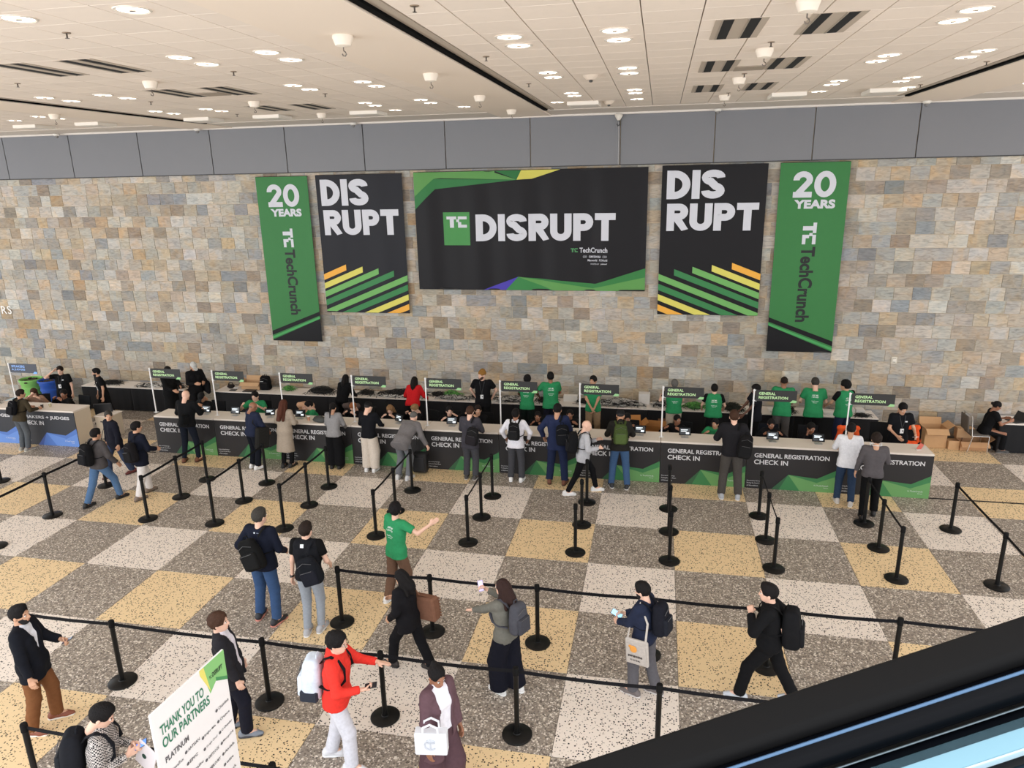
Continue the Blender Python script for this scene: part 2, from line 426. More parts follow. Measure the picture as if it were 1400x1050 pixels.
# things in the ceiling
M_LAMP = mat((255, 246, 232), .5, emit=5.0); M_RIM = mat((235, 225, 212), .35, .2)
def where(x, y):
    cx = 'left' if x < -8 else 'centre left' if x < -3 else 'centre' if x < 1.5 else 'right'
    return cx
LIGHTS = [(-6.5, -5.12), (-5.26, -5.13), (-6.45, -2.77), (-6.45, -2.2), (-5.26, -2.77), (-5.25, -2.18), (-6.44, .14), (-6.43, .71), (-11.21, .14), (-11.19, .73), (-10.04, .16), (-10.0, .72), (-11.11, 2.95), (-11.09, 3.53), (-9.91, 2.94), (-9.86, 3.44), (-15.28, 3.57), (-14.06, 2.97), (-14.07, 3.54), (-2.22, -2.81), (-2.22, -2.24), (-2.22, .12), (-2.22, .67), (-2.2, 2.95), (-2.2, 3.43), (-2.69, 4.52), (-1.03, -2.82), (-1.02, -2.25), (-1.02, .06), (-1.02, .63), (-1.02, 2.87), (-1.02, 3.41), (-1.03, 4.54), (-5.22, .12), (-5.21, .69), (-6.4, 3.07), (-6.42, 3.65), (-5.19, 2.97), (-5.18, 3.58), (-4.75, 4.64), (-6.38, 4.75), (2.58, -2.78), (2.57, -2.22), (2.56, .09), (2.54, .63), (2.52, 2.87), (2.51, 3.41), (3.75, .11), (3.74, .67), (3.69, 2.86), (3.67, 3.37), (2.51, 4.54), (4.1, 4.46), (6.25, 4.56)]
proto = None
cols_ = sorted(set(round(x * 1.0) for x, y in LIGHTS))
for x, y in LIGHTS:
    if proto is None:
        proto = thing('ceiling_downlight', '', 'ceiling light', group='recessed round downlights in the ceiling')
        MB().lathe([(.135, -.004), (.15, -.012), (.165, -.008), (.17, .0)], 20, cap=False).build('trim_ring', M_RIM, proto, True)
        MB().lathe([(.02, .0), (.136, -.003)], 20, cap=True).build('lens', M_LAMP, proto)
        b = MB().lathe([(.02, -.018), (.032, -.016), (.034, -.002)], 10).build('baffle', mat((150, 140, 130), .4, .5), proto, True)
        o = proto
    else: o = copy_tree(proto)
    o.location = (x, y, HC - .001)
    row = 'nearest row' if y < -4 else 'second row' if y < -1.5 else 'third row' if y < 1.5 else 'fourth row' if y < 4 else 'last row'
    pairpos = 'front one' if any(abs(x - a) < .3 and .3 < b_ - y < .8 for a, b_ in LIGHTS) else 'back one'
    bayn = 'leftmost bay' if x < -13 else 'left bay' if x < -4.5 else 'middle bay' if x < 4.4 else 'right bay'
    xs = sorted(set(round(a, 0) for a, b_ in LIGHTS if ('leftmost bay' if a < -13 else 'left bay' if a < -4.5 else 'middle bay' if a < 4.4 else 'right bay') == bayn))
    o['label'] = 'round downlight, %s, column %s in the %s, %s' % (row, ['one', 'two', 'three', 'four', 'five', 'six'][xs.index(round(x, 0))], bayn, pairpos)

def vent(xc, yc, lab):
    t = thing('ceiling_vent', lab, 'vent', (xc, yc, HC), 0, 'slotted air vents in the ceiling')
    MB().box(-.27, .27, -.575, .575, -.006, .001).build('frame', mat((186, 172, 156), .6), t)
    for s in (-.135, .135):
        MB().box(s - .055, s + .055, -.56, .56, -.008, -.005).build('slot', mat((6, 6, 6), .9), t)
        MB().box(s - .075, s - .058, -.56, .56, -.012, -.004).build('blade', mat((160, 148, 134), .5), t)
for xc, yc, l in [(.3, -2.48, 'nearest vent, on the left of the middle pair line'), (1.25, -2.5, 'nearest vent, on the right of the middle pair line'), (.3, .36, 'middle vent, left of the grey infill panel at centre'), (1.24, .37, 'middle vent, right of the grey infill panel at centre'), (.3, 3.2, 'farthest vent, left one of the centre pair'), (1.22, 3.2, 'farthest vent, right one of the centre pair'),
                  (-8.78, -2.48, 'nearest left-bay vent, on the left'), (-7.78, -2.48, 'nearest left-bay vent, on the right'), (-8.76, .42, 'middle left-bay vent, left of grey infill panel'), (-7.76, .42, 'middle left-bay vent, right of grey infill panel'), (-8.66, 3.34, 'farthest left-bay vent, on the left'), (-7.7, 3.34, 'farthest left-bay vent, on the right')]:
    vent(xc, yc, 'two-slot black ceiling air vent, ' + l)
for xc, l in ((.775, 'in the middle bay between two slot vents'), (-8.27, 'in the left bay between two slot vents')):
    tag(MB().cbox(xc - .22, xc + .22, .48, .93, HC - .012, HC + .001, .004).build('access_panel', mat((164, 150, 134), .7)), 'darker grey-beige infill panel ' + l, 'ceiling panel')
WP = [(-16.1, 4.95), (-14.3, 4.95), (-11.27, 4.9), (-9.5, 4.95), (-7.1, 4.95), (-2.15, 4.85), (1.95, 4.78), (3.75, 4.75)]
for k, (x, y) in enumerate(WP):
    t = thing('ceiling_panel', 'bright white square diffuser box hanging at the ceiling edge, %s from the left' % ['first', 'second', 'third', 'fourth', 'fifth', 'sixth', 'seventh', 'eighth'][k], 'ceiling panel', (x, y, HC), 0, 'white diffuser boxes near the wall')
    MB().cbox(-.33, .33, -.33, .33, -.075, .0, .006).build('casing', mat((236, 228, 216), .7), t)
    MB().cbox(-.28, .28, -.28, .28, -.08, -.074, .002).build('face', mat((222, 214, 204), .6), t)
CON = [(-8.23, -1.0), (-8.29, 2.08), (-8.21, 4.85), (-13.18, 2.45), (.78, -.99), (.74, 1.85), (.72, 4.56), (.82, -3.7), (-3.9, -3.59), (-3.87, -.56), (-3.88, 2.5), (-3.87, 5.47)]
CN = ['left bay, nearest the viewer', 'left bay, halfway to the wall', 'left bay, by the wall', 'far left beam', 'middle bay, second from the viewer', 'middle bay, third from the viewer', 'middle bay, by the wall', 'middle bay, at the top edge of the photo', 'plain beam, nearest the viewer', 'plain beam, second from the viewer', 'plain beam, third from the viewer', 'plain beam, by the wall']
cone = None
for (x, y), l in zip(CON, CN):
    if cone is None:
        cone = thing('hanging_point', '', 'ceiling hook', group='white rigging points with hooks')
        MB().lathe([(.11, .0), (.115, -.02), (.085, -.1), (.03, -.115)], 16).build('cup', mat((236, 224, 208), .6), cone, True)
        MB().tube([(0, 0, -.11), (0, 0, -.15), (.02, 0, -.165), (.03, 0, -.185), (.015, 0, -.205), (-.01, 0, -.2), (-.018, 0, -.18)], .007, 6).build('hook', mat((120, 112, 104), .4, .7), cone, True)
        o = cone
    else: o = copy_tree(cone)
    o.location = (x, y, HC - .03 if -4.5 < x < -3.2 or x < -13 else HC); o['label'] = 'white cup-shaped rigging point with hook, ' + l
DET = [(-1.62, .68, 'middle bay near second row of lights'), (-1.62, 4.76, 'middle bay near the wall')]
for x, y, l in DET:
    t = thing('ceiling_speaker', 'small round beige dome sensor under the ceiling, ' + l, 'sensor', (x, y, HC))
    MB().lathe([(.13, 0), (.12, -.02), (.07, -.07)], 16).build('dome', mat((214, 198, 180), .6), t, True)
    MB().lathe([(.03, -.07), (.028, -.1), (.01, -.105)], 8).build('sensor_head', mat((60, 56, 52), .5), t, True)
for k, (x, y) in enumerate([(-6.59, -4.44), (-6.5, -1.5), (-10.14, -1.5), (-10.02, 1.36), (-6.47, 1.38), (-9.99, 4.24), (-2.76, -4.54), (-2.78, -1.59), (-2.73, 1.32), (.79, -1.5), (.77, 1.34), (.76, 4.12), (4.24, 1.27), (4.21, 4.09)]):
    line = 'leftmost line' if x < -9 else 'left line' if x < -6 else 'line beside the long dark slot' if x < -2 else 'line between the centre vents' if x < 2 else 'right line'
    t = thing('fire_sprinkler', 'tiny brass sprinkler head, %s, %s' % (line, 'nearest' if y < -4 else 'second from viewer' if y < -1 else 'third from viewer' if y < 2 else 'by the wall'), 'sprinkler', (x, y, HC), 0, 'sprinkler heads in the ceiling')
    MB().lathe([(.045, 0), (.04, -.008)], 12).build('escutcheon', mat((150, 130, 110), .4, .5), t, True)
    MB().lathe([(.009, -.006), (.008, -.05), (.022, -.053), (.022, -.056)], 8).build('head', mat((70, 60, 52), .4, .5), t, True)
for k, (x, y) in enumerate([(-17.6, 7.25), (-13.1, 7.3), (-8.5, 7.3), (.79, 7.3), (5.35, 7.3)]):
    t = thing('wall_camera', 'small white dome camera above the grey fascia, %s from the left' % ['first', 'second', 'third', 'fourth', 'fifth'][k], 'camera', (x, y, HC - .03), 0, 'white dome cameras along the fascia')
    MB().lathe([(.09, 0), (.09, -.04), (.06, -.06)], 14).build('mount', mat((230, 224, 214), .5), t, True)
    MB().ell((0, 0, -.075), (.05, .05, .045)).build('dome', mat((120, 118, 116), .2), t, True)
# camera on a drop cable above the big banner
t = thing('hanging_cable', 'thin white cable pair dropping down the fascia to the big banner', 'cable', (-1.56, 7.42, 0))
MB().tube([(0, 0, HC - .02), (.01, 0, 7.5), (.02, .03, 6.98)], .006, 6).build('cord', mat((200, 196, 190), .6), t)
MB().tube([(-.05, 0, HC - .02), (-.04, 0, 7.6), (.0, .03, 6.98)], .004, 6).build('second_cord', mat((150, 150, 150), .6), t)
MB().lathe([(.09, HC - .055), (.1, HC - .09), (.06, HC - .16), (.03, HC - .2)], 14).build('bracket', mat((226, 218, 206), .6), t, True)
MB().tube([(0, 0, HC - .19), (.03, 0, HC - .25), (.03, 0, HC - .3), (-.02, 0, HC - .33), (-.04, 0, HC - .28)], .014, 6).build('hook', mat((60, 60, 60), .4, .5), t, True)

# lettering fixed to the wall at the far left
M_SIGNW = mat((235, 232, 226), .5)
def wall_letters(word, xr, z, h, lab):
    mb = MB(); v, f, mx = text_mesh(word, .01, 4, 1.15); s = h / mx[1]; w = mx[0] * s
    n = len(v); P = [(xr - w + a * s, WALLY - .05, z + b * s) for a, b in v]; Q = [(p[0], WALLY - .012, p[2]) for p in P]
    mb.add(P, f); mb.add(P + Q, [(i, i + n, (i + 1) % n + n, (i + 1) % n) for i in range(0)])
    mb.build('lettering', M_SIGNW, None)
    o = COL.objects[-1]; 
    return tag(o, lab, 'sign')
wall_letters('RS', -20.72, 2.84, .26, 'white raised letters RS on the stone wall at far left')
wall_letters('D', -21.02, 3.33, .28, 'white raised letter D on the stone wall at far left')
t = thing('wall_outlet', 'small beige wall outlet plate right of the green banner', 'outlet', (5.445, WALLY - .015, 2.09))
MB().cbox(-.07, .07, -.02, .0, -.09, .09, .006).build('plate', mat((214, 206, 190), .5), t)
MB().box(-.03, .03, -.024, -.018, -.05, .05).build('socket', mat((90, 86, 80), .5), t)
MB().cbox(-.045, .045, -.05, -.02, -.035, .045, .006).build('cover', mat((226, 220, 208), .4), t)

# ================================================================ banners
def wave(x, z, amp, ph):
    return amp * (.55 * math.sin(x * 5.1 + ph) + .3 * math.sin(x * 9.3 + 1.7 * ph + z * .35) + .25 * math.sin(x * 2.3 - z * .9 + ph))
def cut(me_bm, x0, x1, z0, z1, st):
    k = x0 + st
    while k < x1:
        bmesh.ops.bisect_plane(me_bm, geom=me_bm.verts[:] + me_bm.edges[:] + me_bm.faces[:], plane_co=(k, 0, 0), plane_no=(1, 0, 0)); k += st
    k = z0 + st * 2
    while k < z1:
        bmesh.ops.bisect_plane(me_bm, geom=me_bm.verts[:] + me_bm.edges[:] + me_bm.faces[:], plane_co=(0, 0, k), plane_no=(0, 0, 1)); k += st * 2
class Banner:
    def __init__(s, name, label, x0, x1, z0, z1, color, ph, amp=.012):
        s.x0, s.x1, s.z0, s.z1, s.ph, s.amp = x0, x1, z0, z1, ph, amp
        s.t = thing(name, label, 'banner', (0, 0, 0)); s.layer = 0
        s.part('fabric', MB().add([(x0, 0, z0), (x1, 0, z0), (x1, 0, z1), (x0, 0, z1)], [(0, 1, 2, 3)]), cloth_b(color), 0)
        s.part('fabric_back', MB().add([(x0, 0, z0), (x1, 0, z0), (x1, 0, z1), (x0, 0, z1)], [(0, 1, 2, 3)]), mat((40, 40, 42), .8), -.010)
        MB().tube([(x0, WALLY - .1, z1 - .012), (x1, WALLY - .1, z1 - .012)], .022, 8).build('top_bar', mat((30, 30, 32), .5), s.t)
        br = MB()
        for q in (.1, .5, .9):
            for zz in (z1 - .012, z0 + .012): br.box(x0 + q * (x1 - x0) - .02, x0 + q * (x1 - x0) + .02, WALLY - .1, WALLY - .012, zz - .015, zz + .015)
        br.build('wall_bracket', mat((30, 30, 32), .5), s.t)
        MB().tube([(x0, WALLY - .1, z0 + .012), (x1, WALLY - .1, z0 + .012)], .022, 8).build('bottom_bar', mat((30, 30, 32), .5), s.t)
    def U(s, u): return s.x0 + u * (s.x1 - s.x0)
    def Z(s, v): return s.z0 + v * (s.z1 - s.z0)
    def part(s, name, mb, m_, off):
        bm = bmesh.new()
        vs = [bm.verts.new(p) for p in mb.v]
        for f in mb.f:
            try: bm.faces.new([vs[i] for i in f])
            except ValueError: pass
        cut(bm, s.x0, s.x1, s.z0, s.z1, .09)
        for v in bm.verts:
            x, y, z = v.co
            e = min(1, (s.z1 - z) / .7) * .75 + .25
            v.co.y = WALLY - .125 - off + wave(x, z, s.amp * e, s.ph)
        me = bpy.data.meshes.new(name); bm.to_mesh(me); bm.free(); me.materials.append(m_)
        # face the hall
        me.flip_normals() if len(me.polygons) and me.polygons[0].normal.y > 0 else None
        me.polygons.foreach_set('use_smooth', [True] * len(me.polygons))
        return link(name, me, s.t)
    def shape(s, name, pts, rgb, off=.002):
        """pts are (u, v) on the banner, clipped to it by construction"""
        return s.part(name, MB().add([(s.U(u), 0, s.Z(v)) for u, v in pts], [tuple(range(len(pts)))]), cloth_b(rgb), off)
def cloth_b(rgb): return mat(rgb, .5, 0, .04, 6, spec=.22)
WH = (206, 207, 214); BLK = (17, 16, 19); GRN = (62, 150, 76)
def band(uc0, vc0, uc1, vc1, th, top):  # slanted stripe clipped to the unit square from left/right
    return [(uc0, vc0), (uc1, vc1), (uc1, vc1 + th), (uc0, vc0 + th)]
def clip_poly(P):
    """clip a polygon to the unit square"""
    def cl(P, a, b, c):  # keep a*u+b*v<=c
        R = []
        for i in range(len(P)):
            p, q = P[i], P[(i + 1) % len(P)]; dp = a * p[0] + b * p[1] - c; dq = a * q[0] + b * q[1] - c
            if dp <= 0: R.append(p)
            if dp * dq < 0: t = dp / (dp - dq); R.append((p[0] + t * (q[0] - p[0]), p[1] + t * (q[1] - p[1])))
        return R
    for a, b, c in ((1, 0, 1), (-1, 0, 0), (0, 1, 1), (0, -1, 0)):
        if P: P = cl(P, a, b, c)
    return P
def tc_logo(s, x, z, w, h, rgb, rot=False, off=.004):
    """the two-letter block mark, T and stepped C"""
    R = [(0, .78, .52, 1), (.17, .22, .36, .78), (.58, .78, 1, 1), (.48, .39, .66, .78), (.48, .22, 1, .44)]
    R = [(0, .74, .48, 1), (.16, 0, .36, .74), (.56, .74, 1, 1), (.48, .5, .62, .74), (.56, .0, 1, .26), (.56, .26, .72, .5)]
    mb = MB()
    for a, b, c, d in R:
        q = [(a, b), (c, b), (c, d), (a, d)]
        if rot: q = [(b, 1 - a), (b, 1 - c), (d, 1 - c), (d, 1 - a)]
        mb.add([(x + u * w, 0, z + v * h) for u, v in q], [(0, 1, 2, 3)])
    return s.part('logo_mark', mb, mat(rgb, .6), off)
def green_banner(label, x0, x1, z0, z1, ph, flip):
    B = Banner('green_banner', label, x0, x1, z0, z1, (58, 120, 66), ph, .012)
    mb = MB(); add_heavy(mb, '20', B.U(.2), B.Z(.825), (x1 - x0) * .62, (z1 - z0) * .132, .22, .06); B.part('number_lettering', mb, mat(WH, .6), .004)
    mb = MB(); add_text(mb, 'YEARS', B.U(.235), B.Z(.768), (x1 - x0) * .60, (z1 - z0) * .046, .05); B.part('word_lettering', mb, mat(WH, .6), .004)
    uc = .42 if not flip else .40
    tc_logo(B, B.U(uc), B.Z(.585), (x1 - x0) * .20, (z1 - z0) * .112, WH, True)
    mb = MB(); v, f, mx = text_mesh('TechCrunch', .012, 4, 1); w = (z1 - z0) * .405; h = (x1 - x0) * .21
    add_text(mb, 'TechCrunch', B.U(uc), B.Z(.572), w, h, .035, rot=1); B.part('name_lettering', mb, mat((12, 20, 17), .6), .004)
    sgn = (lambda u: u) if not flip else (lambda u: 1 - u)
    def P(l): 
        q = [(sgn(u), v) for u, v in l]; return q if not flip else q[::-1]
    B.shape('black_corner', P([(0, 0), (1, 0), (1, .145), (0, .005)]), BLK)
    B.shape('black_stripe', P([(0, .035), (1, .165), (1, .19), (0, .062)][:4]), BLK, .003)
    B.shape('green_stripe', P([(0, .012), (1, .145), (1, .158), (0, .026)]), (76, 160, 92), .004)
green_banner('narrow green banner reading 20 YEARS, left of all banners', -11.6, -10.04, 2.22, 6.87, .4, False)
green_banner('narrow green banner reading 20 YEARS, right of all banners', 2.34, 3.92, 2.27, 6.92, 2.2, True)
OR, YE, LG, MG, DG = (234, 172, 70), (214, 206, 100), (112, 172, 96), (60, 128, 76), (40, 110, 66)
def black_banner(label, x0, x1, z0, z1, ph, flip, amp):
    B = Banner('black_banner', label, x0, x1, z0, z1, (28, 28, 34) if not flip else (19, 17, 20), ph, amp)
    W, H = x1 - x0, z1 - z0
    mb = MB(); add_heavy(mb, 'DIS', B.U(.05), B.Z(.785), W * .555, H * .185, .25, .05); add_heavy(mb, 'RUPT', B.U(.06), B.Z(.575), W * .88, H * .18, .25, .05)
    B.part('headline_lettering', mb, mat(WH, .6), .005)
    # slanted stripes: each starts at the left edge (or at a squared upper end) and runs down to the other side
    L = [  # far-end u, v-top at far-end, colour, left u
        (.0, .30, .28, .345, OR), (.0, .235, .475, .335, YE), (.0, .17, .665, .325, LG), (.0, .10, .845, .31, MG), (.0, .03, 1.0, .283, LG), (.0, -.05, 1.0, .214, MG), (.0, -.125, 1.0, .142, YE), (.0, -.195, 1.0, .07, OR)]
    L = [(.28, .36, OR), (.475, .345, YE), (.665, .333, LG), (.845, .316, MG), (1.0, .283, LG), (1.0, .214, MG), (1.0, .142, YE), (1.0, .07, OR)]
    sl = .265
    for ue, ve, c in L:
        P = clip_poly([(0, ve - ue * sl - .043), (ue, ve - .043), (ue, ve), (0, ve - ue * sl)])
        if len(P) < 3: continue
        if flip: P = [(1 - u, v) for u, v in P][::-1]
        B.shape('stripe', P, c, .003)
black_banner('black banner reading DIS RUPT with coloured stripes, left of the big banner', -9.8, -7.3, 3.1, 6.88, 1.1, False, .018)
black_banner('black banner reading DIS RUPT with coloured stripes, right of the big banner', -.46, 2.06, 3.19, 6.915, 3.3, True, .006)
B = Banner('main_banner', 'wide black banner reading DISRUPT with green corner facets, centre of the wall', -6.97, -.8, 3.79, 6.895, (21, 19, 22), .9, .04)
W, H = 6.17, 3.105
def px(x, y): # crop of the photograph 1325 wide by 640 high -> banner fractions
    return ((x - 25) / 1310, 1 - (y - 60) / 655)
for nm, pts, c in [('facet', [(0, 1), (0, .80), (.09, .945), (.36, .99), (.36, 1)], (92, 146, 78)),
                   ('facet', [(0, .80), (0, .69), (.095, .86), (.46, .925), (.09, .945)], (50, 116, 64)),
                   ('facet', [(.36, 1), (.36, .985), (.455, .925), (.12, .95), (.09, .945), (.30, .99)], (92, 146, 78)),
                   ('facet', [(.36, 1), (.455, .925), (.475, 1)], (44, 108, 58)),
                   ('facet', [(.475, 1), (.455, .925), (.52, .93), (.64, 1)], (204, 196, 92)),
                   ('facet', [(.30, 0), (.455, .115), (.40, 0)], (74, 62, 168)),
                   ('facet', [(.40, 0), (.455, .115), (.61, 0)], (58, 128, 70)),
                   ('facet', [(.61, 0), (.455, .115), (.78, .02), (1, .115), (1, 0)], (94, 150, 80)),
                   ('facet', [(.455, .115), (.79, .058), (1, .19), (1, .115), (.78, .02)], (56, 124, 66))]:
    B.shape(nm, pts[::-1] if nm == 'x' else pts, c, .003)
B.shape('square_badge', [(.125, .385), (.245, .385), (.245, .665), (.125, .665)], (72, 140, 76), .003)
tc_logo(B, B.U(.14), B.Z(.535), W * .092, H * .095, WH, off=.006)
mb = MB(); add_heavy(mb, 'DISRUPT', B.U(.272), B.Z(.42), W * .60, H * .225, .25, .055); B.part('headline_lettering', mb, mat(WH, .6), .005)
tc_logo(B, B.U(.685), B.Z(.325), W * .03, H * .033, (70, 140, 84), off=.005)
mb = MB(); add_text(mb, 'TechCrunch', B.U(.722), B.Z(.32), W * .118, H * .043, .02)
add_text(mb, 'CIO', B.U(.737), B.Z(.278), W * .016, H * .018, .0, res=2); add_text(mb, 'COMPUTERWORLD', B.U(.762), B.Z(.278), W * .05, H * .018, .03, res=2); add_text(mb, 'CSO', B.U(.82), B.Z(.278), W * .018, H * .018, res=2)
add_text(mb, 'Macworld', B.U(.757), B.Z(.248), W * .04, H * .018, .02, res=2); add_text(mb, 'PCWorld', B.U(.806), B.Z(.248), W * .034, H * .018, .02, res=2)
add_text(mb, 'HOSTED BY', B.U(.77), B.Z(.22), W * .036, H * .011, res=2); add_text(mb, 'yahoo!', B.U(.812), B.Z(.218), W * .027, H * .015, .03, res=2)
B.part('small_lettering', mb, mat(WH, .6), .005)['kind'] = 'stuff'

# ================================================================ queue barriers
M_BLK = mat((10, 10, 10), .4, spec=.3); M_BLKM = mat((10, 10, 11), .7, spec=.2); M_BELT = mat((18, 18, 22), .8, spec=.2)
PH = .985
stan_p = None
def stanchion(x, y, label, belt_to=None, sag=.012, bz=.945, bz1=None):
    """belt_to: list of (x, y) ends of belts pulled from this post"""
    global stan_p
    if stan_p is None:
        t = thing('belt_stanchion', '', 'stanchion', group='black belt stanchions of the queue lanes')
        MB().lathe([(.185, 0), (.19, .006), (.19, .018), (.182, .026), (.05, .038), (.045, .045)], 28).build('base', M_BLK, t, True)
        MB().lathe([(.0325, .04), (.0325, .88)], 16).build('post', M_BLK, t, True)
        MB().lathe([(.033, .88), (.039, .885), (.039, .972), (.034, .985), (.012, .988)], 16).build('belt_head', M_BLKM, t, True)
        stan_p = [(c_.name.split('.')[0], c_.data) for c_ in t.children]
    else:
        t = thing('belt_stanchion', label, 'stanchion', group='black belt stanchions of the queue lanes')
        for nm_, d_ in stan_p: link(nm_, d_, t)
    t.location = (x, y, 0); t['label'] = label
    for bx, by in belt_to or []:
        dx, dy = bx - x, by - y; L = math.hypot(dx, dy); ux, uy = dx / L, dy / L; v = []; f = []; n = 8
        for k in range(n + 1):
            a = .036 + (L - .072) * k / n; s = -4 * sag * (k / n) * (1 - k / n)
            tw = 0
            for zz in (-.025, .025):
                for q in (-.0015, .0015): v.append((ux * a - uy * q, uy * a + ux * q, .93 + zz + s))
        for k in range(n):
            a, b = 4 * k, 4 * k + 4
            f += [(a, b, b + 2, a + 2), (a + 1, a + 3, b + 3, b + 1), (a, a + 1, b + 1, b), (a + 2, b + 2, b + 3, a + 3)]
        f += [(0, 2, 3, 1), (4 * n, 4 * n + 1, 4 * n + 3, 4 * n + 2)]
        MB().add(v, f).build('belt', M_BELT, t)
    return t
# seven lanes that run towards the counters: x of each lane, y of its three posts
LANES = [(-12.88, (.09, 1.65)), (-10.72, (.27, 1.365, 2.34)), (-9.2, (.31, 1.4)), (-7.66, (.33, 1.42, 2.39)), (-5.7, (.34, 1.435, 2.5)), (-3.85, (.37, 1.45, 2.47)), (-1.79, (.32, 1.435, 2.49)), (-.09, (.29, 1.42, 2.44)), (1.7, (.32, 1.365, 2.39)), (3.68, (.31, 1.38, 2.38)), (5.23, (.35, 2.37))]
ORD = ['first', 'second', 'third', 'fourth', 'fifth', 'sixth', 'seventh', 'eighth', 'ninth', 'tenth', 'eleventh']
EXTRA = {0: (-1.27,), 2: (2.36,)}
for k, (x, ys) in enumerate(LANES):
    ys = list(ys)
    if k == 0: ys = [-1.27] + ys
    if k == 2: ys = ys + [2.37]
    for q, y in enumerate(ys):
        nm = ('near', 'middle', 'far')[q] if len(ys) == 3 else ('near', 'far')[q]
        to = [(x, ys[q + 1])] if q + 1 < len(ys) else []
        if k == 10 and q == 0: to.append((5.22, -1.5))
        if k == 6: to = []
        stanchion(x + (.0), y, 'black belt stanchion, %s post of the %s queue lane from the left' % (nm, ORD[k]), to)
stanchion(-15.62, 1.49, 'black belt stanchion at the left edge of the photo, below the blue counters', [])
# two long lanes across the foreground
A = [(-5.155, -2.455), (-3.67, -2.45), (-2.036, -2.45), (-.42, -2.45), (1.21, -2.45), (2.84, -2.45), (4.6, -2.45)]
for k, (x, y) in enumerate(A):
    stanchion(x, y, 'black belt stanchion, %s post from the left in the upper long crosswise lane' % ORD[k], [A[k + 1]] if k + 1 < len(A) else [], .02)
Bp = [(-9.3, -4.29), (-7.62, -4.295), (-5.36, -4.31), (-3.728, -4.3), (-1.988, -4.305), (-.28, -4.31), (1.5, -4.31), (3.2, -4.31)]
for k, (x, y) in enumerate(Bp):
    if k == 0: continue
    to = [Bp[k + 1]] if k + 1 < len(Bp) else []
    if k == 1: to.append(Bp[0])
    stanchion(x, y, 'black belt stanchion, %s post from the left in the lower long crosswise lane' % ORD[k - 1], to, .02)
Cp = [(-7.62, -6.15), (-4.3, -6.12)]
stanchion(-7.17, -6.17, 'black belt stanchion at the bottom left corner, in front of the bearded man', [(-4.15, -6.2)], .015)
stanchion(-4.15, -6.2, 'black belt stanchion at the bottom edge, below the man in red', [(-2.3, -6.25)], .015)

# thin black cable covers lying on the floor
for x0, x1, y, l in ((5.3, 9.6, 3.82, 'black cable cover on the floor running right from the last counter'), (-15.5, -13.15, 3.74, 'black cable cover on the floor between the blue and the green counters')):
    o = MB().cbox(x0, x1, y - .02, y + .02, 0, .014, .005).build('cable_cover', mat((34, 30, 28), .8)); tag(o, l, 'cable')

# ================================================================ check-in counters
M_TOP = mat((226, 215, 203), .45, 0, .03, 6); M_CAB = mat((206, 192, 172), .5, 0, .04, 5)
M_DKG = mat((50, 47, 48), .55); M_LET = mat((214, 213, 214), .6)
FY, BY = 3.80, 4.40
def counter(x0, x1, label, scheme, head, panel_rgb=(32, 29, 30)):
    t = thing('check_in_counter', label, 'counter', ((x0 + x1) / 2, FY, 0), 0, 'check-in counters'); w = (x1 - x0) / 2 - .004; W = 2 * w; H = .955
    D = BY - FY
    MB().cbox(-w, w, -.0, D, .955, 1.0, .006).build('worktop', M_TOP, t)
    MB().cbox(-w, -w + .025, .02, D - .02, .0, .955, .004).build('side_panel', M_CAB, t)
    MB().cbox(w - .025, w, .02, D - .02, .0, .955, .004).build('side_panel', M_CAB, t)
    MB().box(-w + .025, w - .025, .02, D - .06, .42, .44).build('shelf', M_CAB, t)
    MB().box(-w, w, .0, .02, .0, .955).build('front_panel', mat(panel_rgb, .55), t)
    P = lambda l: [(-w + u * W, v * H) for u, v in l]
    for pts, c in (([(.30, 0), (.48, .38), (.385, 0)], scheme[0]), ([(.385, 0), (.48, .38), (.62, 0)], scheme[1]), ([(.62, 0), (.48, .38), (.80, .22), (1, .39), (1, 0)], scheme[2]), ([(.48, .38), (.80, .32), (1, .54), (1, .39), (.80, .22)], scheme[1])):
        MB().poly(P(pts), -.002, .002).build('facet', mat(c, .55), t)
    mb = MB()
    if head == 'G':
        add_text(mb, 'GENERAL REGISTRATION', -w + .085 * W, .765 * H, .83 * W, .105 * H, .022, y=-.004); mb.build('heading_lettering', M_LET, t); mb = MB(); add_text(mb, 'CHECK IN', -w + .085 * W, .60 * H, .38 * W, .115 * H, .022, y=-.004)
    else:
        add_text(mb, 'SPEAKERS + JUDGES', -w + .085 * W, .765 * H, .83 * W, .115 * H, .022, y=-.004); mb.build('heading_lettering', M_LET, t); mb = MB(); add_text(mb, 'CHECK IN', -w + .085 * W, .60 * H, .38 * W, .12 * H, .022, y=-.004)
    mb.build('heading_lettering', M_LET, t); mb = MB()
    for q, s_ in enumerate(('Empowering Startups,', 'Fueling the Next Wave', 'of Innovation')):
        add_text(mb, s_, -w + .02 * W, (.17 - q * .058) * H, None, .034 * H, .012, y=-.004, res=1)
    add_text(mb, 'TechCrunch', -w + .80 * W, .14 * H, .13 * W, .036 * H, .01, y=-.004, res=1); add_text(mb, 'TC', -w + .77 * W, .14 * H, .022 * W, .03 * H, .02, y=-.004, res=1)
    add_text(mb, 'Disrupt', -w + .88 * W, .09 * H, .05 * W, .026 * H, .01, y=-.004, res=1)
    mb.build('small_print', M_LET, t)['kind'] = 'stuff'
    return t
GS = [(48, 92, 60), (58, 124, 72), (104, 156, 92)]
BS = [(66, 88, 152), (80, 116, 186), (98, 136, 204)]
XE = [-13.1, -11.38, -9.5, -7.66, -5.785, -3.98, -2.14, -.28, 1.57, 3.43, 5.3]
WHO = ['behind the bald man in black', 'behind the man in navy jacket', 'behind the woman in beige coat', 'behind the man in cream trousers', 'behind the man in dark suit', 'behind the white shirt man', 'behind the man with green backpack', 'behind the tall man', 'with its whole lettering in view', 'the last one at the right end']
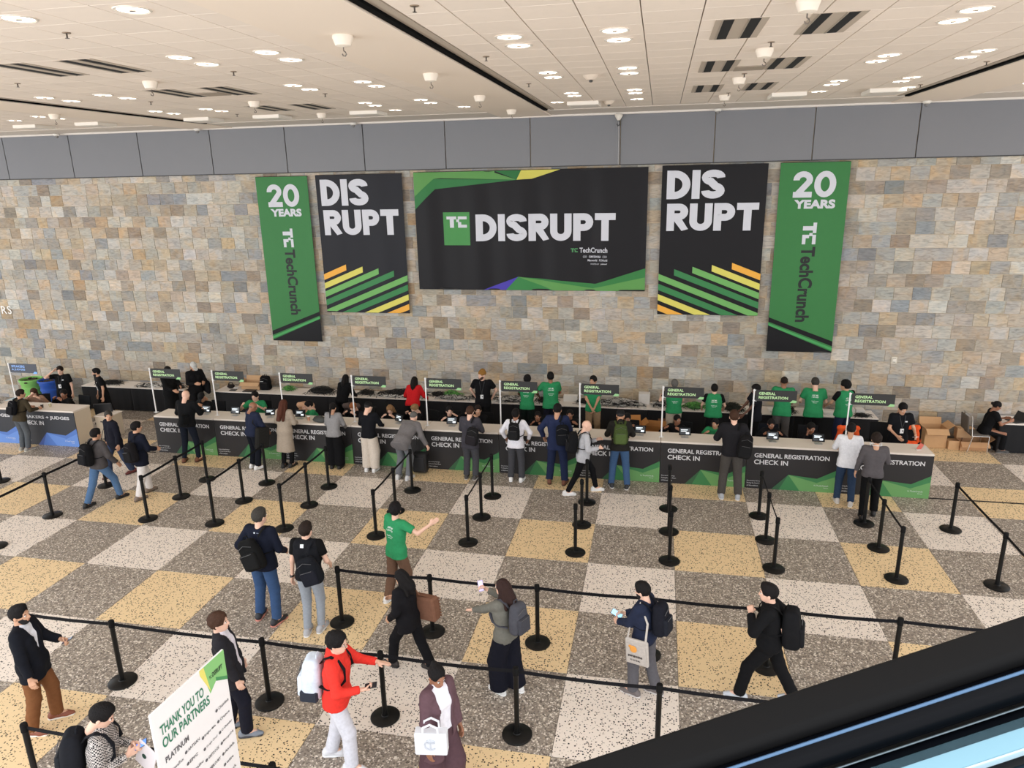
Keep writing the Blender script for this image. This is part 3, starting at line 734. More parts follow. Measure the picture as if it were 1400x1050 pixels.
for k in range(10):
    counter(XE[k], XE[k + 1], '%s dark check-in counter with facets from left, %s' % (ORD[k], WHO[k]), GS, 'G')
counter(-17.35, -15.5, 'dark speakers and judges counter with blue facets and its wooden side showing', BS, 'S', (44, 46, 52))
counter(-19.25, -17.37, 'dark speakers and judges counter with blue facets at the left edge', BS, 'S', (44, 46, 52))
# cabinet pedestal behind the blue counter
t = thing('cabinet', 'low cream cabinet with a handle hole beside the blue counter', 'cabinet', (-15.3, 4.75, 0))
MB().cbox(-.22, .22, -.25, .25, 0, .62, .006).build('body', M_CAB, t); MB().cbox(-.24, .24, -.27, .27, .62, .65, .006).build('top', M_TOP, t)
MB().box(-.06, .06, -.256, -.248, .47, .50).build('handle', mat((30, 26, 24), .6), t)

# pole signs on the counters
def pole_sign(x, label, scheme, two, rgb, tab):
    t = thing('pole_sign', label, 'sign', (x, 4.06, 1.0), 0, 'pole signs on the counters')
    MB().cbox(-.05, .05, -.04, .04, 0, .012, .004).build('foot_plate', mat((230, 230, 230), .4), t)
    MB().tube([(0, 0, .01), (0, 0, 1.2)], .016, 10).build('pole', mat((236, 234, 232), .35), t, True)
    for z in (1.175, .945): MB().box(-.02, .06, -.012, .012, z - .012, z + .012).build('bracket', mat((220, 220, 220), .4), t)
    MB().cbox(.03, .88, -.014, .0, .94, 1.19, .003).build('board', mat(rgb, .6), t)
    mb = MB(); add_text(mb, two[0], .1, 1.085, .34 if two[0] == 'GENERAL' else .42, .062, .025, y=-.017, res=2); add_text(mb, two[1], .1, .995, .60 if two[0] == 'GENERAL' else .42, .062, .025, y=-.017, res=2)
    mb.build('lettering', mat(scheme, .6), t)
    MB().poly([(.74, .925), (.87, .925), (.885, .975), (.80, .985)], -.0175, .003).build('corner_tab', mat(tab, .6), t)
SX = [-13.2, -11.42, -9.56, -7.66, -5.79, -3.98, -2.12, -.27, 1.66, 3.6]
for k, x in enumerate(SX):
    pole_sign(x, 'GENERAL REGISTRATION pole sign, %s from the left among the green ones' % ORD[k], (196, 232, 172), ('GENERAL', 'REGISTRATION'), (38, 38, 38), (150, 200, 140))
pole_sign(-17.5, 'blue lettered SPEAKERS & JUDGES pole sign on the left counter', (140, 180, 240), ('SPEAKERS', '& JUDGES'), (70, 74, 84), (120, 170, 230))

# tablets on stands
tb = None
TAB = [(-11.78, 'on the first green counter behind its pole sign', 0), (-10.95, 'on the second green counter in front of seated green tee man', 0), (-9.97, 'second green counter, right of the bald man in navy', .3), (-9.15, 'third green counter near the beige coat woman', .1), (-8.35, 'third green counter, tilted, left of the grey sweater woman', .4), (-6.55, 'fourth green counter, tilted, beside the bending man in grey', -.5), (-5.2, 'fifth green counter, left of the dark suit man', .1), (-.75, 'seventh green counter near the cardboard boxes', 0), (.25, 'eighth green counter in front of the smiling seated woman', .05), (2.13, 'ninth green counter in front of the seated woman in black', 0), (3.08, 'ninth green counter in front of the man leaning on his hand', 0)]
for x, l, rz in TAB:
    if tb is None:
        tb = thing('tablet', '', 'tablet', group='check-in tablets on the counters'); R = Matrix.Rotation(math.radians(-18), 4, 'X')
        MB().cbox(-.13, .13, -.009, .009, 0, .18, .004, M=Matrix.Translation((0, 0, .045)) @ R).build('case', M_BLKM, tb)
        MB().box(-.112, .112, -.0115, -.0095, .018, .162, M=Matrix.Translation((0, 0, .045)) @ R).build('screen', mat((22, 26, 30), .2), tb)
        mb = MB(); T_ = Matrix.Translation((0, 0, .045)) @ R
        mb.box(-.09, .06, -.0135, -.012, .115, .13, M=T_).box(-.09, .03, -.0135, -.012, .085, .1, M=T_).box(.02, .09, -.0135, -.012, .03, .07, M=T_)
        mb.build('screen_text', mat((220, 230, 236), .5, emit=.6), tb)
        MB().tube([(0, .02, .1), (0, .06, .03), (0, .02, .006)], .014, 6).cbox(-.08, .08, -.07, .06, 0, .008, .003).build('stand', mat((190, 190, 190), .3, .6), tb)
        o = tb
    else: o = copy_tree(tb)
    o.location = (x, 4.12, 1.0); o.rotation_euler = (0, 0, rz); o['label'] = 'black tablet on stand, ' + l
def cup(x, y, z, label, rgb=(200, 150, 120), lid=(240, 238, 234)):
    t = thing('paper_cup', label, 'cup', (x, y, z))
    MB().lathe([(.028, 0), (.04, .1)], 14).build('cup_body', mat(rgb, .7), t, True)
    MB().lathe([(.042, .098), (.042, .108), (.036, .112)], 14).build('lid', mat(lid, .5), t, True)
    return t
cup(-8.87, 4.02, 1.0, 'small paper cup on the third green counter', (206, 150, 120))
cup(-16.62, 3.98, 1.0, 'dark coffee cup with white lid on the blue counter', (60, 50, 46))
cup(-16.48, 4.1, 1.0, 'clear iced drink cup on the blue counter', (196, 184, 150), (220, 220, 210))
t = thing('sunglasses', 'black phone lying on the blue counter beside the man in olive', 'phone', (-16.85, 3.95, 1.0)); t.name = 'smartphone'
MB().cbox(-.08, .08, -.04, .04, 0, .01, .004).build('case', M_BLKM, t)
t = thing('folded_jacket', 'grey jacket heap lying on the third green counter', 'jacket', (-8.62, 4.0, 1.0))
mb = MB()
for q in range(7): mb.ell((random.uniform(-.16, .16), random.uniform(-.08, .08), .05), (random.uniform(.1, .17), random.uniform(.06, .1), random.uniform(.04, .07)), n=12, m=6)
mb.build('fabric', cloth((78, 80, 78)), t, 'all')
for x, y, l, rz in ((4.55, 4.1, 'pen', .4), (-7.3, 4.05, 'p', .2), (.75, 4.0, 'k', -.2)):
    pass
t = thing('leaflet_stand', 'small red and white leaflet propped at the right end of the last counter', 'leaflet', (5.05, 4.05, 1.0), .3)
MB().box(-.05, .05, -.002, .002, 0, .15, M=Matrix.Rotation(.6, 4, 'Y')).build('leaflet', mat((196, 96, 80), .6), t); MB().box(-.05, .05, -.04, .04, 0, .01).build('foot', mat((220, 215, 210), .5), t)
t = thing('papers', 'loose white paper slip on the fourth counter near the long haired woman', 'paper', (-6.98, 4.02, 1.0), .2)
MB().box(-.08, .08, -.05, .05, 0, .004).box(-.05, .1, -.03, .06, .004, .007).build('sheet', mat((200, 196, 190), .8), t)

# ================================================================ back tables with black skirts
M_SKIRT = mat((14, 14, 18), .85, 0, .1, 8)
def table(x0, x1, y0, y1, label, group='white-topped tables with black skirts'):
    t = thing('skirted_table', label, 'table', ((x0 + x1) / 2, y0, 0), 0, group); w = (x1 - x0) / 2; d = y1 - y0
    MB().cbox(-w, w, 0, d, .725, .752, .006).build('tabletop', mat((232, 224, 216), .55), t)
    v = []; f = []; n = int((x1 - x0) / .05); path = []
    for k in range(n + 1): path.append((-w + 2 * w * k / n, .006))
    m = int(d / .05)
    side = [(-w + .004, d - d * k / m) for k in range(m)]; side2 = [(w - .004, d * (k + 1) / m) for k in range(m)]
    path = side + path + side2
    for k, (a, b) in enumerate(path):
        off = .012 * math.sin(k * 1.9) + .006 * math.sin(k * .7)
        on_side = k < m or k > m + n
        for z, q in ((.724, .3), (.4, .8), (.02, 1.3)):
            v.append((a + (off * q if on_side else 0), b + (0 if on_side else -abs(off) * q + .008), z))
    for k in range(len(path) - 1):
        for r in (0, 1): f.append((k * 3 + r, k * 3 + r + 1, k * 3 + 4 + r, k * 3 + 3 + r))
    MB().add(v, f).build('skirt', M_SKIRT, t, 'all')
    for sx in (-w + .08, w - .08): MB().tube([(sx, .08, 0), (sx, .08, .72)], .014, 6).tube([(sx, d - .08, 0), (sx, d - .08, .72)], .014, 6).build('leg', mat((60, 60, 62), .4, .6), t)
    return t
TY = 6.84
for x0, x1, l in ((-18.0, -16.25, 'leftmost skirted table, behind the standing man in black polo'), (-16.25, -14.4, 'second skirted table from the left, with badges laid out'), (-13.37, -11.55, 'skirted table holding a black backpack and a cardboard box'), (-11.55, -9.72, 'skirted table with a green lanyard bundle, right of the backpack'), (-9.72, -7.9, 'skirted table with big black lanyard heap and the woman in black'), (-7.9, -6.07, 'skirted table in front of the woman in red'), (-6.07, -4.25, 'skirted table behind the man in beanie'), (-4.25, -2.42, 'skirted table behind the first two green tees'), (-2.42, -.6, 'skirted table behind the man with clasped hands'), (-.6, 1.23, 'skirted table with green lanyards, behind the grey haired volunteer'), (1.23, 3.06, 'skirted table behind the seated woman at the ninth counter'), (3.06, 5.05, 'last skirted table of the long row, with white boxes stacked')):
    table(x0, x1, TY, 7.52, l)
table(7.78, 9.9, 6.86, 7.54, 'skirted table at the right edge with a laptop and coffee')

def pile(x, y, w, d, h, label, kind, name='lanyard_pile', z=.753, n=None):
    """a heap of looped straps and cards: nobody could count them"""
    mb = MB(); k = n or int(90 * w * d / .25)
    rgb = {'black': [(20, 20, 20), (34, 34, 34), (60, 58, 56)], 'green': [(110, 180, 90), (70, 130, 66), (40, 50, 40)], 'badge': [(228, 226, 222), (24, 24, 24), (200, 198, 194)], 'camo': [(40, 46, 36), (104, 134, 84), (24, 26, 24)], 'mix': [(30, 30, 30), (200, 198, 194), (110, 108, 106)]}[kind]
    for q in range(k):
        a, b = random.gauss(0, .27), random.gauss(0, .25)
        a = max(-.5, min(.5, a)); b = max(-.5, min(.5, b)); hh = h * max(0, (1 - (2 * a) ** 2)) * max(0.1, (1 - (2 * b) ** 2)) * random.uniform(.5, 1)
        th = random.uniform(0, math.pi); R = Matrix.Translation((a * w, b * d, hh + .004)) @ Matrix.Rotation(th, 4, 'Z')
        if kind in ('badge', 'mix') and random.random() < (.66 if kind == 'badge' else .6):
            mb.box(-.055, .055, -.04, .04, 0, .004, 0 if kind == 'badge' else 1, M=R @ Matrix.Rotation(random.uniform(-.2, .2), 4, 'X'))
        else:
            L = random.uniform(.05, .11); pts = [(-L, 0, 0), (-L * .5, .02, .018), (0, .03, .028), (L * .5, .015, .018), (L, 0, 0)]
            mi = random.choice((1,) if kind == 'badge' else (0, 0, 2) if kind != 'green' else (0, 0, 0, 1, 2))
            mb.tube(pts, .009, 4, mi, .45, M=R)
    mb.ell((0, 0, h * .3), (w * .42, d * .4, h * .45), 1 if kind in ('green', 'badge') else 0, 14, 6)
    o = mb.build(name, [mat(c, .8) for c in rgb]); o.location = (x, y, z)
    return tag(o, label, 'lanyards', None, 'stuff')
pile(-17.2, 7.2, .8, .4, .09, 'heap of black lanyards on the leftmost table', 'black')
pile(-15.75, 7.12, .9, .5, .05, 'white name badges spread on the second table from left', 'badge', 'badge_spread', n=110)
pile(-15.0, 7.2, .6, .4, .1, 'heap of black lanyards beside the white badges, left part', 'black')
pile(-14.62, 7.0, .3, .3, .07, 'small black lanyard heap under the first green pole sign', 'black')
pile(-11.15, 7.25, .32, .3, .13, 'bright green lanyard bundle right of the black backpack', 'green', n=90)
pile(-10.05, 7.15, .85, .5, .17, 'tall heap of black lanyards left of the woman in black', 'black', n=220)
pile(-8.65, 7.2, .5, .4, .12, 'heap of black lanyards right of the woman in black', 'black')
pile(-7.55, 7.3, 1.5, .3, .14, 'long row of black lanyards behind white badges near the woman in red', 'black', n=260)
pile(-7.65, 7.02, 1.6, .26, .05, 'white badges in a row in front of black lanyards near the woman in red', 'badge', 'badge_spread', n=130)
pile(-6.5, 7.3, .5, .3, .11, 'black lanyards just right of the woman in red', 'black')
pile(-6.1, 7.32, .55, .26, .16, 'green lanyards on top of the pile left of the beanie man', 'green', n=120)
pile(-6.0, 7.05, 1.0, .32, .1, 'striped badges and straps left of the beanie man', 'mix', n=170)
pile(-5.2, 7.25, .8, .4, .13, 'black heap of straps just left of the beanie man', 'black', n=150)
pile(-4.35, 7.1, .9, .45, .12, 'straps and badges between the beanie man and first green tee', 'mix', n=200)
pile(-3.35, 7.15, .6, .45, .13, 'black straps between the two leftmost standing green tees', 'black', n=140)
pile(-2.25, 7.2, .6, .4, .12, 'straps left of the man with clasped hands', 'black')
pile(-1.35, 7.15, 1.3, .5, .16, 'broad heap of striped straps right of the man with clasped hands', 'mix', n=330)
pile(-.15, 7.2, .7, .45, .15, 'striped strap heap between white box and grey haired volunteer', 'mix', n=170)
pile(.62, 7.15, .6, .45, .14, 'green and white lanyards right of the grey haired volunteer', 'green', n=150)
pile(1.55, 7.12, .6, .45, .17, 'camouflage looking strap pile beside the man in black polo', 'camo', n=170)
pile(2.95, 7.1, .35, .35, .14, 'dark cloth heap between the two right volunteers', 'black', n=80)
pile(4.7, 7.0, .45, .25, .05, 'few black straps at the right end of the long table row', 'black', n=40)
# white boxes on the tables
def carton(name, x, y, z, w, d, h, rgb, label, cat='box', rz=0, open_=False, group=None):
    t = thing(name, label, cat, (x, y, z), rz, group); M_ = mat(rgb, .8, 0, .06, 12)
    if not open_:
        MB().cbox(-w / 2, w / 2, -d / 2, d / 2, 0, h, .004).build('body', M_, t)
        MB().box(-w / 2, w / 2, -.02, .02, h, h + .001).build('tape', mat(tuple(min(255, c + 14) for c in rgb), .5), t)
    else:
        s = .006; mb = MB().box(-w / 2, w / 2, -d / 2, d / 2, 0, s)
        mb.box(-w / 2, w / 2, -d / 2, -d / 2 + s, 0, h).box(-w / 2, w / 2, d / 2 - s, d / 2, 0, h).box(-w / 2, -w / 2 + s, -d / 2, d / 2, 0, h).box(w / 2 - s, w / 2, -d / 2, d / 2, 0, h); mb.build('body', M_, t)
        fl_ = d * .42
        for a, M in ((.5, Matrix.Translation((0, d / 2, h)) @ Matrix.Rotation(-.35, 4, 'X')), (.9, Matrix.Translation((0, -d / 2, h)) @ Matrix.Rotation(2.3, 4, 'X'))):
            MB().box(-w / 2, w / 2, 0, s, 0, fl_, M=M).build('flap', M_, t)
        for sg in (-1, 1): MB().box(0, s, -d / 2, d / 2, 0, fl_, M=Matrix.Translation((sg * w / 2, 0, h)) @ Matrix.Rotation(sg * .9, 4, 'Y')).build('flap', M_, t)
    return t
carton('white_box', -2.72, 7.3, .753, .38, .16, .17, (232, 228, 222), 'white open box behind the tall green tee volunteer', 'box')
carton('white_box', -.72, 7.35, .753, .3, .22, .3, (222, 218, 212), 'tall white box between two strap heaps', 'box')
for k, (x, y, z) in enumerate([(3.62, 7.1, .753), (3.92, 7.12, .753), (2.6, 7.15, .753), (3.62, 7.1, .803)]):
    carton('badge_stack', x, y, z, .26, .34, .05, (226, 222, 216), ['flat white stack left of the last green tee volunteer', 'flat white stack behind the last green tee volunteer', 'flat white stack left of the third volunteer from right', 'upper white stack left of the last green tee volunteer'][k], 'box')
for k in range(6):
    x = 4.25 + .22 * (k % 3); z = .753 + .06 * (k // 3)
    carton('small_carton', x, 7.28, z, .2, .26, .058, (214, 210, 204), 'small pale carton, %s row, %s of three, at the right end of the long tables' % (('lower', 'upper')[k // 3], ('left', 'middle', 'right')[k % 3]), 'box', group='pale cartons on the last table')
carton('cardboard_box', -12.35, 7.3, .753, .62, .32, .22, (196, 158, 118), 'open cardboard box on the table left of the black backpack', open_=True)
carton('cardboard_box', -14.28, 7.3, .753, .4, .3, .2, (204, 166, 128), 'cardboard box half hidden behind the first green pole sign')
carton('cardboard_box', -.98, 5.85, 0, .5, .4, .66, (176, 120, 60), 'brown cardboard box behind the seventh counter, taller one', rz=.2, open_=True)
carton('cardboard_box', -.42, 5.8, 0, .5, .36, .58, (164, 112, 58), 'brown cardboard box behind the seventh counter, right one', rz=-.15, open_=True)
carton('cardboard_box', -.1, 6.4, 0, .45, .36, .6, (120, 78, 46), 'dark brown box under the table behind the smiling woman', rz=.1)
carton('cardboard_box', 6.45, 7.2, 0, .52, .42, .5, (202, 160, 116), 'large open cardboard box against the stone wall right of the counters', rz=.05, open_=True)
carton('cardboard_box', 6.86, 7.05, 0, .26, .22, .22, (200, 160, 118), 'small cardboard box between the large box and the flat tray', rz=.1)
carton('cardboard_box', 7.32, 7.12, 0, .64, .38, .22, (196, 150, 108), 'low open cardboard tray by the chair at the stone wall', rz=.03, open_=True)
carton('cardboard_box', 7.2, 7.3, .23, .4, .2, .25, (206, 166, 124), 'cardboard box standing behind the low tray')
carton('cardboard_box', 7.4, 7.1, .01, .4, .24, .12, (190, 142, 96), 'small cardboard box lying inside the low tray', rz=.1)
# laptops and tools on the left tables
def slab_thing(name, x, y, z, w, d, h, rgb, label, cat, rz=0):
    t = thing(name, label, cat, (x, y, z), rz); MB().cbox(-w / 2, w / 2, -d / 2, d / 2, 0, h, .003).build('body', mat(rgb, .5), t); MB().box(-w / 2 + .02, w / 2 - .02, -d / 2 + .02, d / 2 - .02, h, h + .002).build('lid', mat(tuple(min(255, c + 10) for c in rgb), .35), t); return t
slab_thing('laptop', -12.3, 7.0, .753, .36, .24, .02, (36, 34, 36), 'closed black laptop on the table in front of the backpack', 'laptop', .05)
slab_thing('tablet', -12.85, 7.0, .753, .2, .15, .012, (40, 40, 42), 'closed black tablet left of the closed laptop', 'tablet', .1)
t = thing('headset', 'black headset and grey gadgets heaped beside the open cardboard box', 'gadgets', (-13.05, 7.22, .753))
MB().ell((0, 0, .06), (.12, .1, .06)).tube([(-.1, 0, .05), (-.05, 0, .16), (.05, 0, .17), (.12, 0, .05)], .014, 6).build('headband', cloth((58, 52, 50)), t, 'all'); MB().ell((.2, -.05, .03), (.09, .05, .03)).build('case', mat((190, 190, 190), .5), t, 'all')

# right table: laptop, cup, box
t = thing('laptop', 'open dark laptop on the right table in front of the seated woman', 'laptop', (8.18, 7.1, .753), -1.2)
MB().cbox(-.17, .17, -.12, .12, 0, .016, .004).build('base', mat((44, 44, 46), .5), t); MB().cbox(-.17, .17, 0, .01, 0, .22, .003, M=Matrix.Translation((0, .12, .012)) @ Matrix.Rotation(-.5, 4, 'X')).build('screen', mat((30, 30, 32), .4), t)
cup(8.62, 7.0, .753, 'kraft paper coffee cup on the right table', (206, 176, 146), (216, 190, 164))
carton('white_box', 9.0, 7.3, .753, .3, .2, .2, (230, 228, 228), 'white carton at the right edge table')

# ================================================================ bins
def bin_(x, y, rgb, label):
    t = thing('waste_bin', label, 'bin', (x, y, 0)); m_ = mat(rgb, .5)
    MB().lathe([(.235, .14), (.25, .3), (.285, .78), (.30, .80), (.305, .88), (.33, .9), (.33, .95), (.315, .955), (.29, .93), (.28, .7), (.24, .16)], 28, cap=False).build('bin_body', m_, t, True)
    MB().lathe([(.275, .62), (.292, .63), (.292, .66), (.278, .67)], 28, cap=False).build('rib', m_, t, True)
    MB().lathe([(.24, .07), (.26, .08), (.26, .14), (.22, .145)], 24).build('dolly', M_BLKM, t, True)
    for k in range(4): a = k * math.pi / 2 + .5; MB().ell((.2 * math.cos(a), .2 * math.sin(a), .035), (.035, .02, .035), n=8, m=5).build('wheel', M_BLKM, t)
    M = Matrix.Rotation(-.5, 4, 'Z') @ Matrix.Translation((0, -.283, .48)) @ Matrix.Rotation(math.pi / 2 - .07, 4, 'X')
    MB().lathe([(.07, 0), (.07, .004)], 18, M=M).build('round_emblem', mat((226, 232, 236), .6), t)
    mb = MB()
    for k in range(3):
        a = k * 2.094; mb.box(-.035, .035, -.012, .012, .003, .006, M=M @ Matrix.Rotation(a, 4, 'Z') @ Matrix.Translation((0, .028, 0)))
    mb.build('recycling_arrows', m_, t)
    mb = MB()
    for k in range(60): mb.ell((random.gauss(0, .11), random.gauss(0, .11), .86 + random.uniform(-.04, .05)), (random.uniform(.03, .07), random.uniform(.03, .07), .03), n=7, m=4)
    o = mb.build('lanyard_heap', cloth((72, 64, 56)), t, 'all'); o['kind'] = 'stuff'
bin_(-19.72, 6.75, (126, 186, 96), 'lime green round waste bin by the stone wall at far left')
bin_(-19.0, 6.72, (38, 84, 176), 'blue round recycling bin by the stone wall at far left')
# left edge clutter: crate of things and grey folding chair
t = thing('storage_crate', 'pale blue plastic crate with papers at the left edge', 'crate', (-18.95, 5.45, 0))
MB().cbox(-.45, .45, -.3, .3, .0, .62, .02).build('crate_body', mat((150, 186, 204), .5), t); MB().cbox(-.47, .47, -.32, .32, .6, .64, .01).build('rim', mat((180, 206, 218), .5), t)
MB().box(-.3, -.05, -.2, .0, .64, .67).box(.05, .3, -.1, .15, .64, .66).build('papers', mat((226, 226, 226), .7), t)
pile(-18.4, 4.15, .5, .3, .1, 'brown cables heaped on the left blue counter', 'mix', 'cable_heap', 1.0, 60)

# ================================================================ chairs
def office_chair(x, y, face, label, back=(34, 34, 36), bh=.95):
    """face: heading in degrees the sitter looks, 180 = towards the viewer"""
    t = thing('office_chair', label, 'chair', (x, y, 0), math.radians(-face), 'dark office chairs behind the counters')
    MB().cbox(-.24, .24, -.23, .23, .43, .50, .02).build('seat', cloth(back), t)
    mb = MB(); n = 6
    for k in range(n):
        a = -.22 + .44 * k / n; b = -.22 + .44 * (k + 1) / n; cv = lambda q: -.25 + .22 * q * q * 2
        v = [(a, cv(a), .56), (b, cv(b), .56), (b, cv(b) - .06, bh), (a, cv(a) - .06, bh)]; w_ = [(p[0], p[1] - .035, p[2]) for p in v]
        mb.add(v + w_, [(0, 1, 2, 3), (7, 6, 5, 4), (0, 4, 5, 1), (3, 2, 6, 7), (0, 3, 7, 4), (1, 5, 6, 2)])
    mb.build('backrest', cloth(back), t)
    for s in (-1, 1): MB().tube([(s * .24, -.05, .46), (s * .28, -.05, .5), (s * .28, -.05, .66)], .014, 6).cbox(s * .28 - .03, s * .28 + .03, -.14, .12, .66, .685, .008).build('armrest', M_BLKM, t)
    MB().tube([(0, 0, .1), (0, 0, .43)], .025, 8).build('column', M_BLKM, t)
    for k in range(5):
        a = k * 2 * math.pi / 5; MB().tube([(0, 0, .1), (.25 * math.cos(a), .25 * math.sin(a), .06)], [.022, .016], 6).ell((.26 * math.cos(a), .26 * math.sin(a), .03), (.03, .02, .03), n=8, m=4).build('base_leg', M_BLKM, t)
    MB().tube([(0, -.2, .45), (0, -.27, .47), (0, -.3, .62)], .018, 6).build('spine', M_BLKM, t)
    return t
t = thing('stacking_chair', 'black vinyl side chair with square back beside the blue counter', 'chair', (-15.55, 4.7, 0), math.radians(20))
t.location = (-15.62, 5.15, 0)
MB().cbox(-.24, .24, -.04, .0, .5, .92, .02, M=Matrix.Translation((0, -.22, 0)) @ Matrix.Rotation(.12, 4, 'X')).build('backrest', mat((36, 38, 42), .4), t)
MB().cbox(-.24, .24, -.22, .22, .42, .48, .02).build('seat', mat((36, 38, 42), .4), t)
for a, b in ((-1, -1), (1, -1), (-1, 1), (1, 1)): MB().tube([(a * .22, b * .2, 0), (a * .22, b * .2, .44)], .012, 6).build('leg', mat((40, 40, 42), .4, .5), t)
t = thing('banquet_chair', 'grey padded stacking chair with chrome frame under the seated woman at right', 'chair', (7.35, 7.0, 0), math.radians(-90))
MB().cbox(-.22, .22, -.035, .0, .52, .92, .015, M=Matrix.Translation((0, -.2, 0)) @ Matrix.Rotation(.1, 4, 'X')).build('backrest', cloth((104, 98, 92)), t)
MB().cbox(-.22, .22, -.2, .22, .42, .465, .015).build('seat', cloth((104, 98, 92)), t)
for a in (-1, 1):
    MB().tube([(a * .235, .2, 0), (a * .235, .2, .43), (a * .235, -.18, .43), (a * .235, -.24, .93)], .011, 8).build('frame', mat((214, 212, 208), .25, .9), t, True)
    MB().tube([(a * .235, -.24, 0), (a * .235, -.16, .43)], .011, 8).build('leg', mat((214, 212, 208), .25, .9), t, True)
MB().tube([(-.235, -.25, .93), (.235, -.25, .93)], .011, 8).build('top_rail', mat((214, 212, 208), .25, .9), t, True)

# suitcase beside the bending man
t = thing('rolling_suitcase', 'black upright rolling suitcase held by the bending man in grey', 'suitcase', (-5.83, 3.5, 0))
MB().cbox(-.17, .17, -.11, .11, .04, .52, .03).build('shell', mat((22, 22, 24), .5), t); MB().cbox(-.14, .14, -.135, -.11, .1, .44, .015).build('front_pocket', mat((30, 30, 32), .7), t)
MB().tube([(-.09, .07, .5), (-.09, .07, .82), (.09, .07, .82), (.09, .07, .5)], .01, 6).build('handle', mat((70, 70, 72), .4, .5), t)
for s in (-1, 1): MB().ell((s * .13, .08, .025), (.012, .028, .025), n=8, m=4).build('wheel', M_BLKM, t)

# ================================================================ partner board, lower left
t = thing('partner_board', 'white standing board reading THANK YOU TO OUR PARTNERS in green', 'sign', (-4.505, -7.246, 0), math.radians(84.1))
BW, BH = .918, 2.4
MB().box(0, BW, 0, .02, .06, BH).build('board', mat((234, 230, 228), .6), t)
for q in (.12, .88): MB().box(q - .03, q + .03, -.2, .22, 0, .06).build('foot', mat((200, 200, 200), .5), t)
def PB(u, v): return (u, BH - v)
def bpoly(nm, pts, c, y=-.002): MB().poly([PB(u * BW, v) for u, v in pts], y, .0015).build(nm, mat(c, .6), t)
bpoly('green_corner', [(.66, 0), (1, 0), (1, .33), (.84, .235), (.74, .31)][:5], (132, 190, 116))
bpoly('dark_green_corner', [(.84, .2), (1, .29), (1, .33), (.84, .24)], (70, 140, 84), -.003)
bpoly('yellow_corner', [(.64, 0), (.70, 0), (.75, .29), (.64, .05)], (226, 214, 110), -.003)
mb = MB(); add_text(mb, 'DISRUPT', .73, BH - .17, .14, .05, .03, y=-.005, res=2); add_text(mb, 'TC', .69, BH - .17, .03, .035, .03, y=-.005, res=1); mb.build('badge_lettering', mat((40, 60, 44), .6), t)
mb = MB(); add_text(mb, 'THANK YOU TO', .07, BH - .27, .53, .10, .025, y=-.003); add_text(mb, 'OUR PARTNERS', .07, BH - .40, .585, .10, .025, y=-.003); mb.build('heading_lettering', mat((52, 122, 92), .6), t)
mb = MB(); add_text(mb, 'PLATINUM', .07, BH - .55, .28, .06, .03, y=-.003, res=2)
GR = mat((92, 90, 92), .6)
LG2 = [['airwallex', 'ARTISAN', 'bright data', 'Chainlink'], ['amazon aws', 'EPIC', 'Google Cloud', 'Crusoe'], ['AI21labs', 'dataiku', 'GREYLOCK', 'C-Chrysler'], ['Artia', 'kettra', 'MERCURY', 'MongoDB'], ['alliance', 'SAP', 'SCALE', 'Andela'], ['pitchbook', 'Snowflake', 'tekion', 'wise'], ['', '', 'Plaid', 'Stack']]
for r, row in enumerate(LG2):
    for c, s_ in enumerate(row):
        if not s_: continue
        zz = BH - .68 - r * .125 + (.03 if c % 2 else 0) + (.10 if c == 3 else .0)
        xx = .07 + c * .212
        add_text(mb, s_, xx + .035, zz, min(.15, .018 * len(s_) + .03), .034, .008 + .008 * ((r + c) % 3), y=-.003, res=1)
        M = Matrix.Translation((xx + .012, -.003, zz + .016)) @ Matrix.Rotation(math.pi / 2, 4, 'X')
        mb.lathe([(.0165, 0), (.0165, .001)], 8, M=M)
add_text(mb, 'GOLD', .5, BH - 1.6, .16, .045, .03, y=-.003, res=1)
for r in range(5):
    for c in range(4):
        add_text(mb, ['partner', 'ventures', 'labs', 'capital'][(r + c) % 4][:8], .07 + c * .212, BH - 1.72 - r * .11, .13, .026, .01, y=-.003, res=1)
mb.build('logo_lettering', GR, t)['kind'] = 'stuff'

# ================================================================ escalator handrail, lower right
Dq = 1.4 / .8
def rayp(p): # points measured at .8 m depth from the camera, pulled in to the rail's distance
    return Vector((-.46546, -11.53662, 6.65373)) + (Vector(p) - Vector((-.46546, -11.53662, 6.65373))) * Dq
A0, B0 = rayp((-.5421, -10.8871, 6.0209)), rayp((-.0514, -10.7416, 6.172))
rd = (B0 - A0).normalized(); es = Vector((rd.y, -rd.x, 0)).normalized(); eh = es.cross(rd)
if eh.z < 0: eh = -eh
esc = thing('escalator_balustrade', 'black escalator handrail with deck painted with pale blue sky reflection crossing the lower right corner', 'escalator', tuple(A0 + eh * .014))
RL0, RL1 = -2.4, 3.4
def extr(name, prof, m_, smooth=False):
    n = len(prof); v = []
    for L in (RL0, RL1):
        for s, h in prof: v.append(rd * L + es * s + eh * h)
    f = [(i, (i + 1) % n, (i + 1) % n + n, i + n) for i in range(n)] + [tuple(range(n - 1, -1, -1)), tuple(range(n, 2 * n))]
    return MB().add(v, f).build(name, m_, esc, smooth)
def rr(s0, s1, h0, h1, r, n=5):
    P = []
    for cx, cy, a0 in ((s1 - r, h1 - r, 0), (s0 + r, h1 - r, 90), (s0 + r, h0 + r, 180), (s1 - r, h0 + r, 270)):
        P += arc(cx, cy, r, r, a0, a0 + 90, n)
    return P
extr('handrail', rr(0, .092, -.036, 0, .015), mat((14, 13, 13), .6, spec=.12), True)
extr('rail_guide', rr(.08, .138, -.062, -.026, .014), mat((5, 6, 10), .4, spec=.1), True)
extr('highlight_bead', rr(.100, .108, -.031, -.023, .0038), mat((84, 112, 142), .4, .5), True)  # added bead, its blue-grey colour stands in for the highlight along the rail
